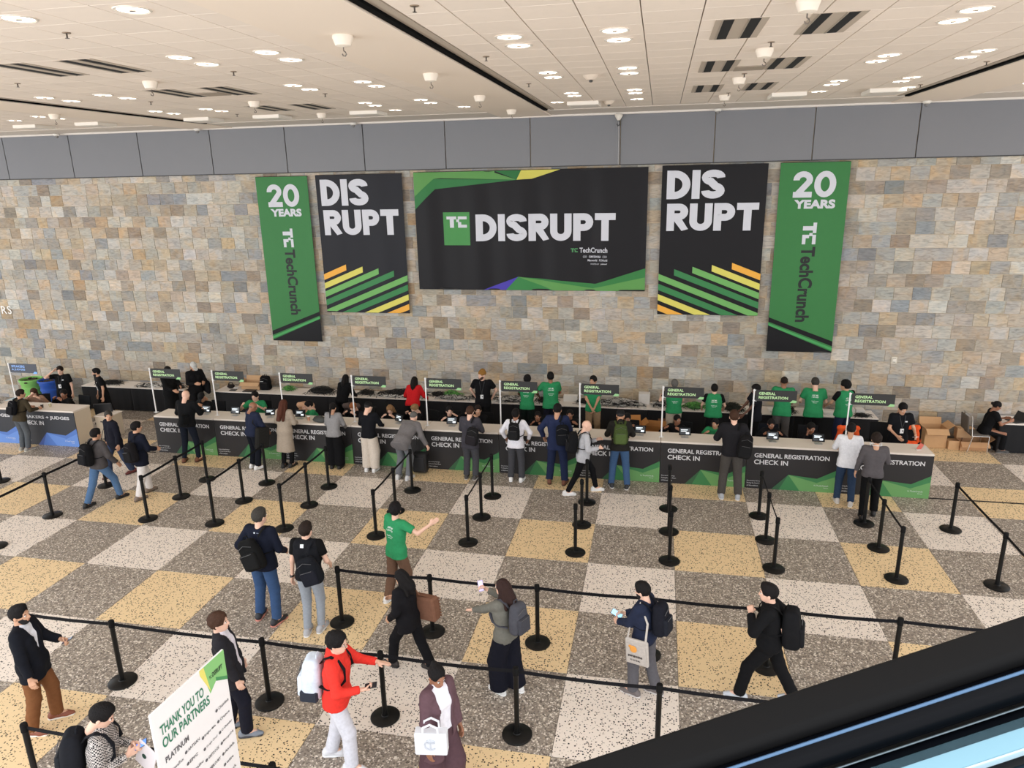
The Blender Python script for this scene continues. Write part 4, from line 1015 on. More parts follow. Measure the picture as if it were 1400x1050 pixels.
extr('metal_strip', rr(.138, .142, -.063, -.060, .0018), mat((110, 122, 128), .4, .7), True)
extr('dark_gap', rr(.13, .175, -.085, -.068, .003), mat((6, 8, 12), .3, spec=.1))
extr('deck_panel', rr(.150, .208, -.080, -.068, .004), mat((128, 166, 180), .45, .0, spec=.2), True)  # reflected cool daylight is put into the base colour as pale blue
extr('deck_edge', rr(.208, .212, -.080, -.067, .0018), mat((190, 216, 226), .4, .0), True)
extr('lower_panel', rr(.212, .5, -.14, -.09, .01), mat((30, 42, 50), .4, spec=.2), True)
extr('truss', rr(.03, .2, -1.0, -.09, .01), mat((40, 44, 48), .5))

# ================================================================ people
def nets(F, org, h):
    """surface nets over a sampled distance field"""
    S = F < 0
    nx, ny, nz = F.shape
    acc = np.zeros((nx - 1, ny - 1, nz - 1, 3), np.float32); cnt = np.zeros((nx - 1, ny - 1, nz - 1), np.float32)
    faces = []
    idx = None; edges = []
    for ax in range(3):
        a = [slice(None)] * 3; b = [slice(None)] * 3; a[ax] = slice(0, -1); b[ax] = slice(1, None)
        Fa, Fb = F[tuple(a)], F[tuple(b)]; ch = (Fa < 0) != (Fb < 0)
        I = np.argwhere(ch)
        if len(I) == 0: return np.zeros((0, 3)), []
        fa = Fa[ch]; fb = Fb[ch]; t = fa / (fa - fb)
        P = I.astype(np.float32); P[:, ax] += t
        o = [i for i in range(3) if i != ax]
        for d1 in (0, 1):
            for d2 in (0, 1):
                C = I.copy(); C[:, o[0]] -= d1; C[:, o[1]] -= d2
                ok = (C >= 0).all(1) & (C[:, 0] < nx - 1) & (C[:, 1] < ny - 1) & (C[:, 2] < nz - 1)
                np.add.at(acc, tuple(C[ok].T), P[ok]); np.add.at(cnt, tuple(C[ok].T), 1)
        edges.append((ax, I, fa < 0))
    act = cnt > 0
    idx = -np.ones(cnt.shape, np.int32); idx[act] = np.arange(act.sum())
    V = acc[act] / cnt[act][:, None] * h + np.array(org)
    for ax, I, ins in edges:
        o = [(ax + 1) % 3, (ax + 2) % 3]
        ok = (I[:, o[0]] > 0) & (I[:, o[1]] > 0) & (I[:, o[0]] < F.shape[o[0]] - 1) & (I[:, o[1]] < F.shape[o[1]] - 1)
        I = I[ok]; ins_ = ins[ok]
        def g(d0, d1):
            C = I.copy(); C[:, o[0]] -= d0; C[:, o[1]] -= d1; return idx[tuple(C.T)]
        Q = np.stack([g(1, 1), g(0, 1), g(0, 0), g(1, 0)], 1)
        Q[~ins_] = Q[~ins_][:, ::-1]
        faces.append(Q)
    return V, np.concatenate(faces)

def seg_d(P, a, b, ra, rb, flat=0, sc=None):
    a = np.array(a, np.float32); b = np.array(b, np.float32)
    ab = b - a; L2 = max(float(ab @ ab), 1e-9); L = math.sqrt(L2)
    pa = P - a; t = (pa @ ab) / L2
    tc = np.clip(t, 0, 1)
    d = np.sqrt(((pa - tc[..., None] * ab) ** 2).sum(-1))
    r = d - (ra + (rb - ra) * tc)
    if flat: # square cut at b
        r = np.maximum(r, (t - 1) * L)
        if flat > 1: r = np.maximum(r, -t * L)
    return r
def ell_d(P, c, r):
    c = np.array(c, np.float32); r = np.array(r, np.float32)
    q = (P - c) / r; k = np.sqrt((q ** 2).sum(-1)); k2 = np.sqrt((q / r).__pow__(2).sum(-1)) + 1e-6
    return k * (k - 1) / k2
def smin(a, b, k):
    h = np.clip(.5 + .5 * (b - a) / k, 0, 1)
    return b + (a - b) * h - k * h * (1 - h)
def field(prims, k=.03):
    def f(P):
        D = None
        for p in prims:
            d = ell_d(P, p[1], p[2]) if p[0] == 'e' else seg_d(P, *p[1:])
            D = d if D is None else smin(D, d, k)
        return D
    return f
def bbox(prims, m):
    lo = np.full(3, 9e9); hi = -lo
    for p in prims:
        if p[0] == 'e': q = [(np.array(p[1]), np.array(p[2]))]
        else: q = [(np.array(p[1]), p[3]), (np.array(p[2]), p[4])]
        for c, r in q: lo = np.minimum(lo, c - r); hi = np.maximum(hi, c + r)
    return lo - m, hi + m
def sample(f, lo, hi, h):
    n = [int(math.ceil((hi[i] - lo[i]) / h)) + 2 for i in range(3)]
    g = np.stack(np.meshgrid(*[lo[i] + h * np.arange(n[i], dtype=np.float32) for i in range(3)], indexing='ij'), -1).astype(np.float32)
    return nets(f(g), lo, h)
def mesh_np(name, V, F, mats, mi=None):
    me = bpy.data.meshes.new(name)
    me.from_pydata(V.tolist() if hasattr(V, 'tolist') else V, [], F.tolist() if hasattr(F, 'tolist') else F)
    for m_ in mats: me.materials.append(m_)
    if mi is not None: me.polygons.foreach_set('material_index', mi)
    me.polygons.foreach_set('use_smooth', [True] * len(me.polygons)); me.update()
    return me

# --- head (origin at its centre, looking along +y)
def head_prims():
    return [('e', (0, -.012, .028), (.076, .094, .092)), ('e', (0, .02, -.03), (.062, .075, .07)), ('e', (0, .045, -.075), (.042, .045, .035)), ('s', (0, -.02, -.06), (0, -.03, -.16), .052, .056),
            ('s', (0, .088, .02), (0, .107, -.022), .009, .014), ('s', (-.03, .078, .03), (.03, .078, .03), .014, .014)]
def head_mesh(h):
    f0 = field(head_prims(), .022)
    def f(P):
        D = f0(P)
        for s in (-1, 1):
            D = np.maximum(D, -(np.sqrt(((P - np.array((s * .031, .104, .008), np.float32)) ** 2).sum(-1)) - .017))
            D = smin(D, ell_d(P, (s * .078, -.008, -.005), (.011, .02, .032)), .006)
        D = smin(D, ell_d(P, (0, .086, -.052), (.024, .012, .009)), .008)
        return D
    return sample(f, np.array((-.11, -.13, -.19)), np.array((.11, .14, .14)), h)
_heads = {}
def get_head(h):
    if h not in _heads: _heads[h] = head_mesh(h)
    return _heads[h]
def hair_mesh(style, h):
    key = (style, h)
    if key in _heads: return _heads[key]
    def f(P):
        x, y, z = P[..., 0], P[..., 1], P[..., 2]
        D = ell_d(P, (0, -.014, .036), (.083, .102, .099))
        if style in ('short', 'quiff', 'messy', 'grey'):
            D = D - (.004 if style != 'messy' else .012)
            if style == 'quiff': D = smin(D, ell_d(P, (0, .045, .118), (.055, .045, .028)), .03)
            if style == 'messy':
                D = D - .007 * np.sin(x * 90) * np.sin(y * 80 + 1) * np.sin(z * 70)
            D = D - .0035 * np.sin(x * 210 + y * 60) * np.sin(z * 150 + y * 90)
            D = smin(D, ell_d(P, (0, .01, .085), (.068, .085, .058)), .02)
            nzh = .004 * np.sin(x * 170 + 1) * np.sin(z * 130)
            D = np.maximum(D, -(ell_d(P, (0, .134, -.004), (.066, .104, .086)) + nzh))
            D = np.maximum(D, np.minimum(y + .018, -.002 - z) + nzh); D = np.maximum(D, -.07 - z + nzh)
        elif style == 'buzz':
            D = D + .005; D = np.maximum(D, -ell_d(P, (0, .115, -.004), (.066, .088, .09))); D = np.maximum(D, np.minimum(y + .015, .004 - z)); D = np.maximum(D, -.055 - z)
        elif style == 'fringe':
            D = np.maximum(D + .004, np.abs(z - -.02) - .035); D = np.maximum(D, y - .01)
        elif style in ('cap', 'beanie'):
            D = ell_d(P, (0, -.014, .042), (.089, .108, .096)); D = np.maximum(D, .012 + (.02 if style == 'cap' else 0) - z + y * (-.15))
            if style == 'beanie': D = smin(D, ell_d(P, (0, -.03, .12), (.05, .055, .035)), .03)
            else:
                br = ell_d(P, (0, .12, .036), (.068, .085, .012)); D = np.minimum(D, np.maximum(br, .04 - y))
        else:
            D = D - .003 * np.sin(x * 200 + y * 60) * np.sin(z * 60 + y * 70) - .004; D = np.maximum(D, -ell_d(P, (0, .12, -.02), (.062, .098, .092))); D = np.maximum(D, np.minimum(y - .012, -.0 - z))
            if style == 'bob':
                for s in (-1, 1): D = smin(D, seg_d(P, (s * .07, -.02, .0), (s * .078, -.01, -.12), .03, .026), .03)
                D = smin(D, seg_d(P, (0, -.08, .0), (0, -.085, -.14), .055, .05), .04); D = np.maximum(D, y - .05 - (z > .0) * 9)
            elif style == 'bun':
                D = smin(D, ell_d(P, (0, -.125, .03), (.04, .04, .04)), .012)
            elif style == 'topbun':
                D = smin(D, ell_d(P, (0, -.07, .12), (.038, .038, .03)), .012)
            elif style == 'pony':
                D = smin(D, seg_d(P, (0, -.10, .03), (0, -.15, -.06), .03, .028), .015); D = smin(D, seg_d(P, (0, -.15, -.06), (0, -.14, -.27), .028, .012), .015)
            elif style in ('long', 'verylong'):
                e = -.24 if style == 'long' else -.38
                D = smin(D, seg_d(P, (0, -.07, .0), (0, -.135, e * .6), .07, .075), .03)
                for s in (-1, 1):
                    D = smin(D, seg_d(P, (s * .055, -.05, 0), (s * .08, -.10, e), .045, .035), .03)
                    D = smin(D, seg_d(P, (s * .07, .0, .0), (s * .088, -.02, -.14), .022, .026), .02)
                D = smin(D, seg_d(P, (0, -.13, e * .5), (0, -.15, e), .06, .04), .03)
                D = D + .004 * np.sin(x * 120 + z * 12)
        return D
    lo = np.array((-.14, -.23, -.48 if 'long' in style else -.33 if style in ('pony', 'bob') else -.13)); hi = np.array((.14, .22, .19))
    _heads[key] = sample(f, lo, hi, h); return _heads[key]
def beard_mesh(h):
    if ('beard', h) in _heads: return _heads[('beard', h)]
    g = field([('e', (0, .02, -.03), (.0645, .079, .072)), ('e', (0, .046, -.078), (.044, .048, .038))], .02)
    def f(P):
        x, y, z = P[..., 0], P[..., 1], P[..., 2]
        D = np.maximum(g(P), z + .042 - np.clip(np.abs(x) - .03, 0, 1) * 1.2); D = np.maximum(D, .0 - y)
        return np.maximum(D, -ell_d(P, (0, .105, -.053), (.026, .03, .012)))
    _heads[('beard', h)] = sample(f, np.array((-.1, -.03, -.15)), np.array((.1, .14, .05)), h); return _heads[('beard', h)]

# --- right hand: wrist at origin, fingers along +y, palm faces -z, thumb on -x
def hand_mesh(pose):
    if ('hand', pose) in _heads: return _heads[('hand', pose)]
    curl = {'relax': .38, 'grip': .95, 'open': .06, 'point': .5}[pose]
    pr = [('s', (0, -.03, 0), (0, .015, 0), .024, .024)]
    for k, (x, L, r) in enumerate(((-.030, .072, .0092), (-.010, .080, .0095), (.011, .074, .0092), (.030, .058, .0082))):
        b = (x, .088 - abs(x) * .12, 0)
        pr.append(('s', (x * .6, .012, 0), b, .014, .0125))
        p = Vector(b); a = 0
        for q, fr in enumerate((.46, .31, .23)):
            a += curl * (.75 + .1 * q); nxt = p + Vector((x * .06, math.cos(a), -math.sin(a))) * (L * fr)
            pr.append(('s', tuple(p), tuple(nxt), r, r * .9)); p = nxt
    t1 = (-.020, .022, -.004); t2 = (-.048, .052, -.014 - .01 * curl); t3 = (-.05 + .02 * curl, .082, -.024 - .02 * curl)
    pr += [('s', t1, t2, .016, .0125), ('s', t2, t3, .0115, .0095)]
    lo, hi = bbox(pr, .012); _heads[('hand', pose)] = sample(field(pr, .007), lo, hi, .0068); return _heads[('hand', pose)]

def shoe_mesh():
    if 'shoe' in _heads: return _heads['shoe']
    up = field([('s', (0, -.07, .045), (0, -.05, .075), .040, .040), ('s', (0, -.05, .05), (0, .10, .036), .040, .036), ('s', (0, .10, .034), (0, .165, .028), .038, .026)], .03)
    def f(P): return np.maximum(up(P), .012 - P[..., 2])
    A = sample(f, np.array((-.06, -.13, -.01)), np.array((.06, .21, .14)), .011)
    so = field([('s', (0, -.07, .012), (0, .02, .012), .043, .041), ('s', (0, .02, .012), (0, .15, .012), .041, .036)], .02)
    def g(P): return np.maximum(np.maximum(so(P), P[..., 2] - .022), .0 - P[..., 2])
    B_ = sample(g, np.array((-.06, -.13, -.01)), np.array((.06, .21, .04)), .009)
    _heads['shoe'] = (A, B_); return _heads['shoe']

def ik(A, B, l1, l2, hint):
    A = Vector(A); B = Vector(B); d = B - A; L = d.length
    mx = (l1 + l2) * .998
    if L > mx: B = A + d * (mx / L); d = B - A; L = mx
    u = d / L; a = (l1 * l1 - l2 * l2 + L * L) / (2 * L); hh = math.sqrt(max(0, l1 * l1 - a * a))
    hint = Vector(hint); n = (hint - u * hint.dot(u))
    n = n.normalized() if n.length > 1e-4 else Vector((0, 0, -1))
    return A + u * a + n * hh, B
def trace(f, P, d, n=24):
    """push points along d until they lie on the cloth"""
    P = P.astype(np.float32).copy(); d = np.array(d, np.float32)
    for _ in range(n): P += d * (np.clip(f(P), -.05, .2)[:, None] * .9)
    return P
SKIN = {'light': (226, 182, 158), 'tan': (204, 156, 126), 'brown': (150, 102, 76), 'dark': (98, 64, 48), 'olive': (190, 142, 112)}
HAIRC = {'black': (24, 20, 20), 'dark': (44, 32, 27), 'brown': (78, 52, 38), 'ginger': (168, 102, 60), 'blond': (176, 140, 98), 'grey': (116, 112, 108), 'greyd': (70, 66, 62)}
M_EYEW = mat((226, 220, 214), .3); M_EYED = mat((26, 20, 18), .3); M_LIP = {}

def person(label, x, y, face, h=1.75, skin='tan', hair=('short', 'black'), top=('tee', (30, 30, 32)), legs=('trousers', (30, 30, 34)), shoe=((30, 30, 30), (40, 40, 40)),
           feet=None, sit=False, lean=0., side=0., tw=0., hy=0., hp=0., lh=None, rh=None, lpose='relax', rpose='relax', hipz=None, hipxy=(0, 0), fem=False, bulk=1., res=.02,
           extra=(), lpalm=None, rpalm=None, lel=None, rel=None, beard=False, print_=None, headres=None, seat=.50):
    s = h / 1.75
    root = thing('person', label, 'person', (x, y, 0), math.radians(-face), 'people at the check-in hall')
    if 'group' in root: del root['group']
    if feet is None: feet = [(-.11, .42, -8), (.11, .42, 8)] if sit else [(-.11, 0, -8), (.11, 0, 8)]
    FT = [Vector((a * s, b * s, 0)) for a, b, c in feet]
    l1, l2 = .43 * s, .425 * s; AH = .085 * s
    hx, hyy = hipxy
    if not sit:
        mid = (FT[0] + FT[1]) / 2 + Vector((hx, hyy, 0)); span = max((Vector((mid.x, mid.y, 0)) + Vector((sg * .095 * s, 0, 0)) - f).length for sg, f in zip((-1, 1), FT))
        hz = hipz * s if hipz else min(.93 * s, math.sqrt(max(.2, (l1 + l2 - .006) ** 2 - span ** 2)) + AH)
        H = Vector((mid.x, mid.y, hz))
    else: H = Vector((hx, hyy, seat))
    Rl = Matrix.Rotation(math.radians(tw), 3, 'Z') @ Matrix.Rotation(math.radians(-lean), 3, 'X') @ Matrix.Rotation(math.radians(side), 3, 'Y')
    r_, f_, u_ = Rl @ Vector((1, 0, 0)), Rl @ Vector((0, 1, 0)), Rl @ Vector((0, 0, 1))
    B = bulk; sw = (.158 if fem else .178) * s
    Pt = lambda a, b, c: H + r_ * (a * s) + f_ * (b * s) + u_ * (c * s)
    SH = [Pt(0, 0, .50) - r_ * sw, Pt(0, 0, .50) + r_ * sw]
    NB = Pt(0, -.005, .555)
    up_h = (u_ * .6 + Vector((0, 0, 1)) * .4).normalized()
    Rh = Matrix.Rotation(math.radians(hy + tw), 3, 'Z') @ Matrix.Rotation(math.radians(-hp - lean * .35), 3, 'X')
    HCn = NB + up_h * (.125 * s) + (Rh @ Vector((0, 1, 0))) * .018 * s
    hs = s * (1.0 if not fem else .97) * 1.03
    # legs
    HJ = [H - Vector((1, 0, 0)) * .092 * s, H + Vector((1, 0, 0)) * .092 * s]
    KN, AN = [], []
    for k in (0, 1):
        a = math.radians(feet[k][2]); hint = Vector((-math.sin(a) * -1 * .3, 1, .25 if sit else 0))
        kn, an = ik(HJ[k], FT[k] + Vector((0, -.02 * s, AH)), l1, l2, hint); KN.append(kn); AN.append(an)
    # arms
    la1, la2 = .285 * s, .255 * s
    EL, WR = [], []
    for k, (tgt, hint) in enumerate(((lh, lel), (rh, rel))):
        sg = -1 if k == 0 else 1
        if tgt is None: T = SH[k] + Vector((sg * .07, .03, -.53)) * s
        else: T = Vector(tgt) * s
        hint = Vector(hint) if hint else Vector((sg * .5, -.6, -.6))
        e, w = ik(SH[k], T, la1, la2, hint); EL.append(e); WR.append(w)
    T3 = lambda v: (v.x, v.y, v.z)
    cap_ = lambda a, b, ra, rb, fl=0: ('s', T3(a), T3(b), ra * s, rb * s, fl)
    ch = .012 if fem else 0
    def torso(g, hip=.0):
        return [cap_(Pt(-.055, 0, .02), Pt(.055, 0, .02), .112 * B + g + hip, .112 * B + g + hip), cap_(Pt(-.05 * B, .0, .12), Pt(-.075, 0, .36), (.092 if fem else .098) * B + g, .105 + g), cap_(Pt(.05 * B, .0, .12), Pt(.075, 0, .36), (.092 if fem else .098) * B + g, .105 + g),
                cap_(Pt(-.11, -.005, .475), Pt(.11, -.005, .475), .068 + g, .068 + g)] + ([cap_(Pt(-.06, .055, .36), Pt(.06, .055, .36), .065 + g, .065 + g)] if fem else []) + ([cap_(Pt(0, .05, .1), Pt(0, .05, .26), .09 * B + g, .08 * B + g)] if B > 1.1 else [])
    def arm(k, g, fr=1., fl=1, w=0):
        a = [cap_(SH[k], SH[k] + (EL[k] - SH[k]) * min(1, fr), .052 + g + w, .043 + g + w, fl if fr <= 1 else 0)]
        if fr > 1: a.append(cap_(EL[k], EL[k] + (WR[k] - EL[k]) * (fr - 1), .042 + g + w * .8, .032 + g + w * .6, fl))
        return a
    def leg(k, g, w=0., kn=0., fl=1, top_=.092, end=1.):
        return [cap_(HJ[k] + Vector((0, -.01, 0)), KN[k], top_ + g, .060 + g + w * .5 + kn, 0), cap_(KN[k], KN[k] + (AN[k] - KN[k]) * end, .058 + g + w * .5 + kn, .042 + g + w, fl)]
    # body under the clothes, one surface with neck and head
    body = torso(-.006) + arm(0, -.008, 2, 0) + arm(1, -.008, 2, 0) + [cap_(HJ[k], KN[k], .084, .052) for k in (0, 1)] + [cap_(KN[k], AN[k], .05, .036) for k in (0, 1)] + [cap_(AN[k], AN[k] + Vector((math.sin(math.radians(feet[k][2])), math.cos(math.radians(feet[k][2])), -.25)) * .11, .034, .026) for k in (0, 1)]
    body += [cap_(NB - u_ * .03 * s, HCn - Vector((0, 0, .05 * s)), .052 if not fem else .045, .05 if not fem else .044)]
    lo, hi = bbox(body, .03); V, F = sample(field(body, .03 * s), lo, hi, res)
    hr = headres or (.0105 if res > .018 else .0085)
    hv, hf = get_head(hr); MH = np.array(Rh) * hs; allV = [V, hv @ MH.T + np.array(HCn)]; allF = [F.tolist(), (hf + len(V)).tolist()]
    n = len(V) + len(hv); mi = [0] * (len(F) + len(hf))
    hands = []
    for k, (pose, palm) in enumerate(((lpose, lpalm), (rpose, rpalm))):
        sg = -1 if k == 0 else 1
        Y = (WR[k] - EL[k]).normalized(); pn = Vector(palm) if palm else Vector((-sg, 0, -.15)); pn = (pn - Y * pn.dot(Y))
        pn = pn.normalized() if pn.length > 1e-3 else Vector((0, 0, -1))
        Z = -pn; X = Y.cross(Z); R = Matrix((X, Y, Z)).transposed()
        hv2, hf2 = hand_mesh(pose); q = hv2 * ([-1, 1, 1] if k == 0 else [1, 1, 1]); ff = hf2[:, ::-1] if k == 0 else hf2
        allV.append(q @ (np.array(R) * s).T + np.array(WR[k])); allF.append((ff + n).tolist()); n += len(q); mi += [0] * len(ff)
        hands.append((WR[k], Y, pn, WR[k] + Y * .085 * s + pn * .022 * s))
    # eyes, brows and lips
    fb = MB(); TH = Matrix.Translation(HCn) @ (Rh * hs).to_4x4()
    for sg in (-1, 1):
        fb.ell((sg * .031, .083, .008), (.0145, .012, .0095), 1, 8, 5, M=TH); fb.ell((sg * .031, .0935, .008), (.0062, .004, .0068), 2, 6, 4, M=TH)
        if hair[1] not in ('none',): fb.ell((sg * .032, .090, .030), (.019, .006, .0038), 3, 8, 4, M=TH)
    fb.ell((0, .093, -.053), (.021, .007, .0065), 4, 8, 4, M=TH)
    allV.append(np.array(fb.v)); allF.append([tuple(i + n for i in f) for f in fb.f]); mi += fb.m
    sk = SKIN[skin]; ms = mat(sk, .55, 0, .05, 12); hc = HAIRC.get(hair[1], (60, 50, 44))
    lip = mat(tuple(int(a * b) for a, b in zip(sk, (.86, .66, .66))), .5)
    FF = [tuple(f) for L_ in allF for f in L_]
    me = bpy.data.meshes.new('body'); me.from_pydata(np.concatenate(allV).tolist(), [], FF)
    for m_ in (ms, M_EYEW, M_EYED, mat(tuple(int(c * .8) for c in hc), .8), lip): me.materials.append(m_)
    me.polygons.foreach_set('material_index', mi); me.polygons.foreach_set('use_smooth', [True] * len(me.polygons)); me.update()
    link('body', me, root)
    # hair
    HM = Matrix.Translation(HCn) @ (Rh * hs).to_4x4()
    if hair[0] != 'bald':
        hv, hf = hair_mesh(hair[0], .0105 if res > .018 else .009); nm = {'cap': 'cap', 'beanie': 'beanie'}.get(hair[0], 'hair')
        hcol = hair[2] if len(hair) > 2 else hc
        if hair[0] in ('cap', 'beanie'):
            hb, hbf = hair_mesh('buzz', .0105); link('hair', mesh_np('hair', hb, hbf, [mat(hc, .75, 0, .2, 60)]), root, HM)
        o = link(nm, mesh_np(nm, hv, hf, [mat(tuple(int(q * .85) for q in hcol), .75, 0, .45, 90, 0, .6, spec=.2)]), root, HM)
    if beard:
        hv, hf = beard_mesh(.009); link('beard', mesh_np('beard', hv, hf, [mat(tuple(int(c * .9) for c in hc), .8, 0, .2, 60)]), root, HM)
    def wrinkle(f, amp, sc=1.):
        def g(P):
            return f(P) + amp * (np.sin(P[..., 0] * 31 * sc + P[..., 2] * 17) * np.sin(P[..., 2] * 39 * sc + P[..., 1] * 23) * .6 + np.sin(P[..., 2] * 61 * sc + P[..., 0] * 13 - P[..., 1] * 29) * .4)
        return g
    hemn = np.array(T3(u_), np.float32)
    def clip_below(f, d, dirv=None, org=None):  # keep what is above H + u*d
        o = np.array(T3(H + u_ * d * s), np.float32)
        return lambda P: np.maximum(f(P), -((P - o) @ hemn))
    def clip_above(f, d):
        o = np.array(T3(H + u_ * d * s), np.float32)
        return lambda P: np.maximum(f(P), ((P - o) @ hemn))
    wr = .0035 if res < .018 else .003
    # trousers
    kind, rgb = legs[0], legs[1]
    g = {'trousers': .012, 'jeans': .010, 'wide': .026, 'cargo': .024, 'slim': .007}[kind]; w = {'trousers': .022, 'jeans': .016, 'wide': .06, 'cargo': .04, 'slim': .006}[kind]; kn = {'wide': .02, 'cargo': .02}.get(kind, 0)
    lp = leg(0, g, w, kn) + leg(1, g, w, kn) + [cap_(Pt(-.05, 0, .02), Pt(.05, 0, .02), .114 * B + g * .6, .114 * B + g * .6), cap_(Pt(-.045, 0, .02), Pt(-.045, 0, .12), .108 * B + g * .4, .1 * B + g * .4), cap_(Pt(.045, 0, .02), Pt(.045, 0, .12), .108 * B + g * .4, .1 * B + g * .4)]
    ff = clip_above(wrinkle(field(lp, .022 * s), wr), .05 if sit or top[0] in ('blazer', 'jacket', 'cardigan', 'coat') else {'tee': -.06, 'long': -.035, 'shirt': -.06, 'vest': .0, 'hoodie': -.035, 'polo': -.02, 'blouse': .02}[top[0]]); lo, hi = bbox(lp, .03)
    V, F = sample(ff, lo, hi, res); link('trousers', mesh_np('trousers', V, F, [cloth(rgb)]), root)
    # top
    kind, rgb = top[0], top[1]; tf = None; jf = None
    def open_front(f, top_z, w0, w1, z0):
        C = np.array(T3(H), np.float32); rr_, fv, uv = (np.array(T3(q), np.float32) for q in (r_, f_, u_))
        def g_(P):
            q = P - C; a = q @ rr_; b = q @ fv; c = q @ uv
            wd = w0 + (w1 - w0) * np.clip((c - z0 * s) / (top_z * s - z0 * s), 0, 1)
            cut_ = np.maximum(np.abs(a) - wd, .01 - b); cut_ = np.maximum(cut_, z0 * s - c)
            return np.maximum(f(P), -cut_)
        return g_
    if kind in ('blazer', 'jacket', 'cardigan', 'coat'):
        inner = top[2] if len(top) > 2 else (232, 232, 236)
        ip = torso(.012) + [cap_(NB - u_ * .05 * s, NB + up_h * .028 * s, .06, .054, 1)] + arm(0, .004, 1.9) + arm(1, .004, 1.9)
        f1 = clip_below(wrinkle(field(ip, .03 * s), .002), -.02); lo, hi = bbox(ip, .03)
        V, F = sample(f1, lo, hi, res); link('shirt', mesh_np('shirt', V, F, [cloth(inner)]), root)
        hem = {'blazer': -.16, 'jacket': -.06, 'cardigan': -.30, 'coat': -.5}[kind]
        tp = torso(.030, .012) + arm(0, .016, 1.93, 1, .006) + arm(1, .016, 1.93, 1, .006) + [cap_(NB - u_ * .05 * s - f_ * .02 * s, NB + up_h * .012 * s - f_ * .02 * s, .07, .058, 1)]
        if hem < -.1:
            tp += [cap_(Pt(-.05, 0, .0), Pt(-.075, 0, hem), .13 * B, .135 + abs(hem) * .05, 0), cap_(Pt(.05, 0, .0), Pt(.075, 0, hem), .13 * B, .135 + abs(hem) * .05, 0)]
        tf = clip_below(wrinkle(field(tp, .03 * s), wr), hem)
        op = top[3] if len(top) > 3 else 'v'
        if op == 'v': tf = open_front(tf, .55, .0, .085, .12)
        elif op == 'open': tf = open_front(tf, .55, .055, .095, -.6)
        lo, hi = bbox(tp, .03); lo[2] = min(lo[2], H.z + hem * s - .05)
    else:
        hem = {'tee': -.10, 'long': -.07, 'shirt': -.10, 'vest': -.04, 'hoodie': -.07, 'polo': -.06, 'blouse': -.02}[kind]
        g = {'tee': .018, 'long': .017, 'shirt': .022, 'vest': .028, 'hoodie': .028, 'polo': .015, 'blouse': .02}[kind]
        tp = torso(g, .004)
        if kind == 'tee' or kind == 'polo': tp += arm(0, .012, .68, 1, .012) + arm(1, .012, .68, 1, .012)
        elif kind == 'vest':
            ip = torso(.010) + arm(0, .010, .62, 1, .008) + arm(1, .010, .62, 1, .008); lo, hi = bbox(ip, .03)
            V, F = sample(clip_below(field(ip, .03 * s), -.05), lo, hi, res); link('shirt', mesh_np('shirt', V, F, [cloth(top[2])]), root)
            tp += [cap_(NB - u_ * .04 * s, NB + up_h * .03 * s, .066, .06, 1)]
        else: tp += arm(0, .008, 1.95, 1, .006) + arm(1, .008, 1.95, 1, .006)
        if kind in ('hoodie',): tp += [cap_(NB - u_ * .03 * s - f_ * .05 * s, NB + up_h * .02 * s - f_ * .05 * s, .075, .06, 0)]
        if kind in ('shirt', 'polo'): tp += [cap_(NB - u_ * .05 * s, NB + up_h * .022 * s, .062, .056, 1)]
        if kind == 'blouse': tp += [cap_(NB - u_ * .05 * s, NB + up_h * .05 * s, .055, .05, 1)]
        tp += [cap_(Pt(-.055, 0, .0), Pt(-.07, 0, hem), .118 * B + g * .7, .122 * B + g * .7), cap_(Pt(.055, 0, .0), Pt(.07, 0, hem), .118 * B + g * .7, .122 * B + g * .7)]
        tf = clip_below(wrinkle(field(tp, .03 * s), wr), hem); lo, hi = bbox(tp, .03)
    V, F = sample(tf, lo, hi, res)
    nm = {'tee': 'tee_shirt', 'long': 'sweater', 'shirt': 'shirt', 'vest': 'vest', 'hoodie': 'hooded_jacket', 'polo': 'polo_shirt', 'blouse': 'blouse', 'blazer': 'blazer', 'jacket': 'jacket', 'cardigan': 'cardigan', 'coat': 'coat'}[kind]
    cm = cloth(rgb)
    if 'check' in extra: cm = M_CHECK
    ts = link(nm, mesh_np(nm, V, F, [cm]), root)
    # lettering on the back or the front, pressed onto the cloth
    fr = Matrix.Translation(H) @ Matrix((r_, f_, u_)).transposed().to_4x4()
    for pr in (print_ or []):
        txt, px_, pz_, w_, h_, rgb_, where_ = pr
        mb = MB(); sgn = -1 if where_ == 'back' else 1
        v2, f2, mx = text_mesh(txt, .02, 2, 1.) if txt != '#' else (np.array([(0, 0), (1, 0), (1, 1), (0, 1)], float), [(0, 1, 2, 3)], np.array([1., 1.]))
        q = v2 / mx * [w_, h_]; q[:, 0] -= w_ / 2
        loc = np.stack([(px_ + q[:, 0]) * (1 if where_ == 'back' else -1), np.full(len(q), .35 * sgn), pz_ + q[:, 1]], 1) * s
        M3 = np.array(fr.to_3x3()); W_ = loc @ M3.T + np.array(fr.translation)
        d = -np.array(T3(f_)) * sgn
        W_ = trace(tf, W_, d) - d * .004
        mb.add(W_.tolist(), f2); mb.build('print', mat(rgb_, .7), ts)
    # shoes
    (A, B_) = shoe_mesh()
    for k in (0, 1):
        a = math.radians(feet[k][2]); el = max(0, AN[k].z - AH - .01)
        pit = -min(.9, el * 6)
        yawf = -a
        M = Matrix.Translation((AN[k].x, AN[k].y, AN[k].z - AH)) @ Matrix.Rotation(yawf, 4, 'Z') @ Matrix.Rotation(pit, 4, 'X') @ Matrix.Diagonal((s * 1.04, s * 1.04, s * 1.04, 1))
        sh = link('shoe', _shoe(0, shoe[0]), root, M); link('sole', _shoe(1, shoe[1]), sh)
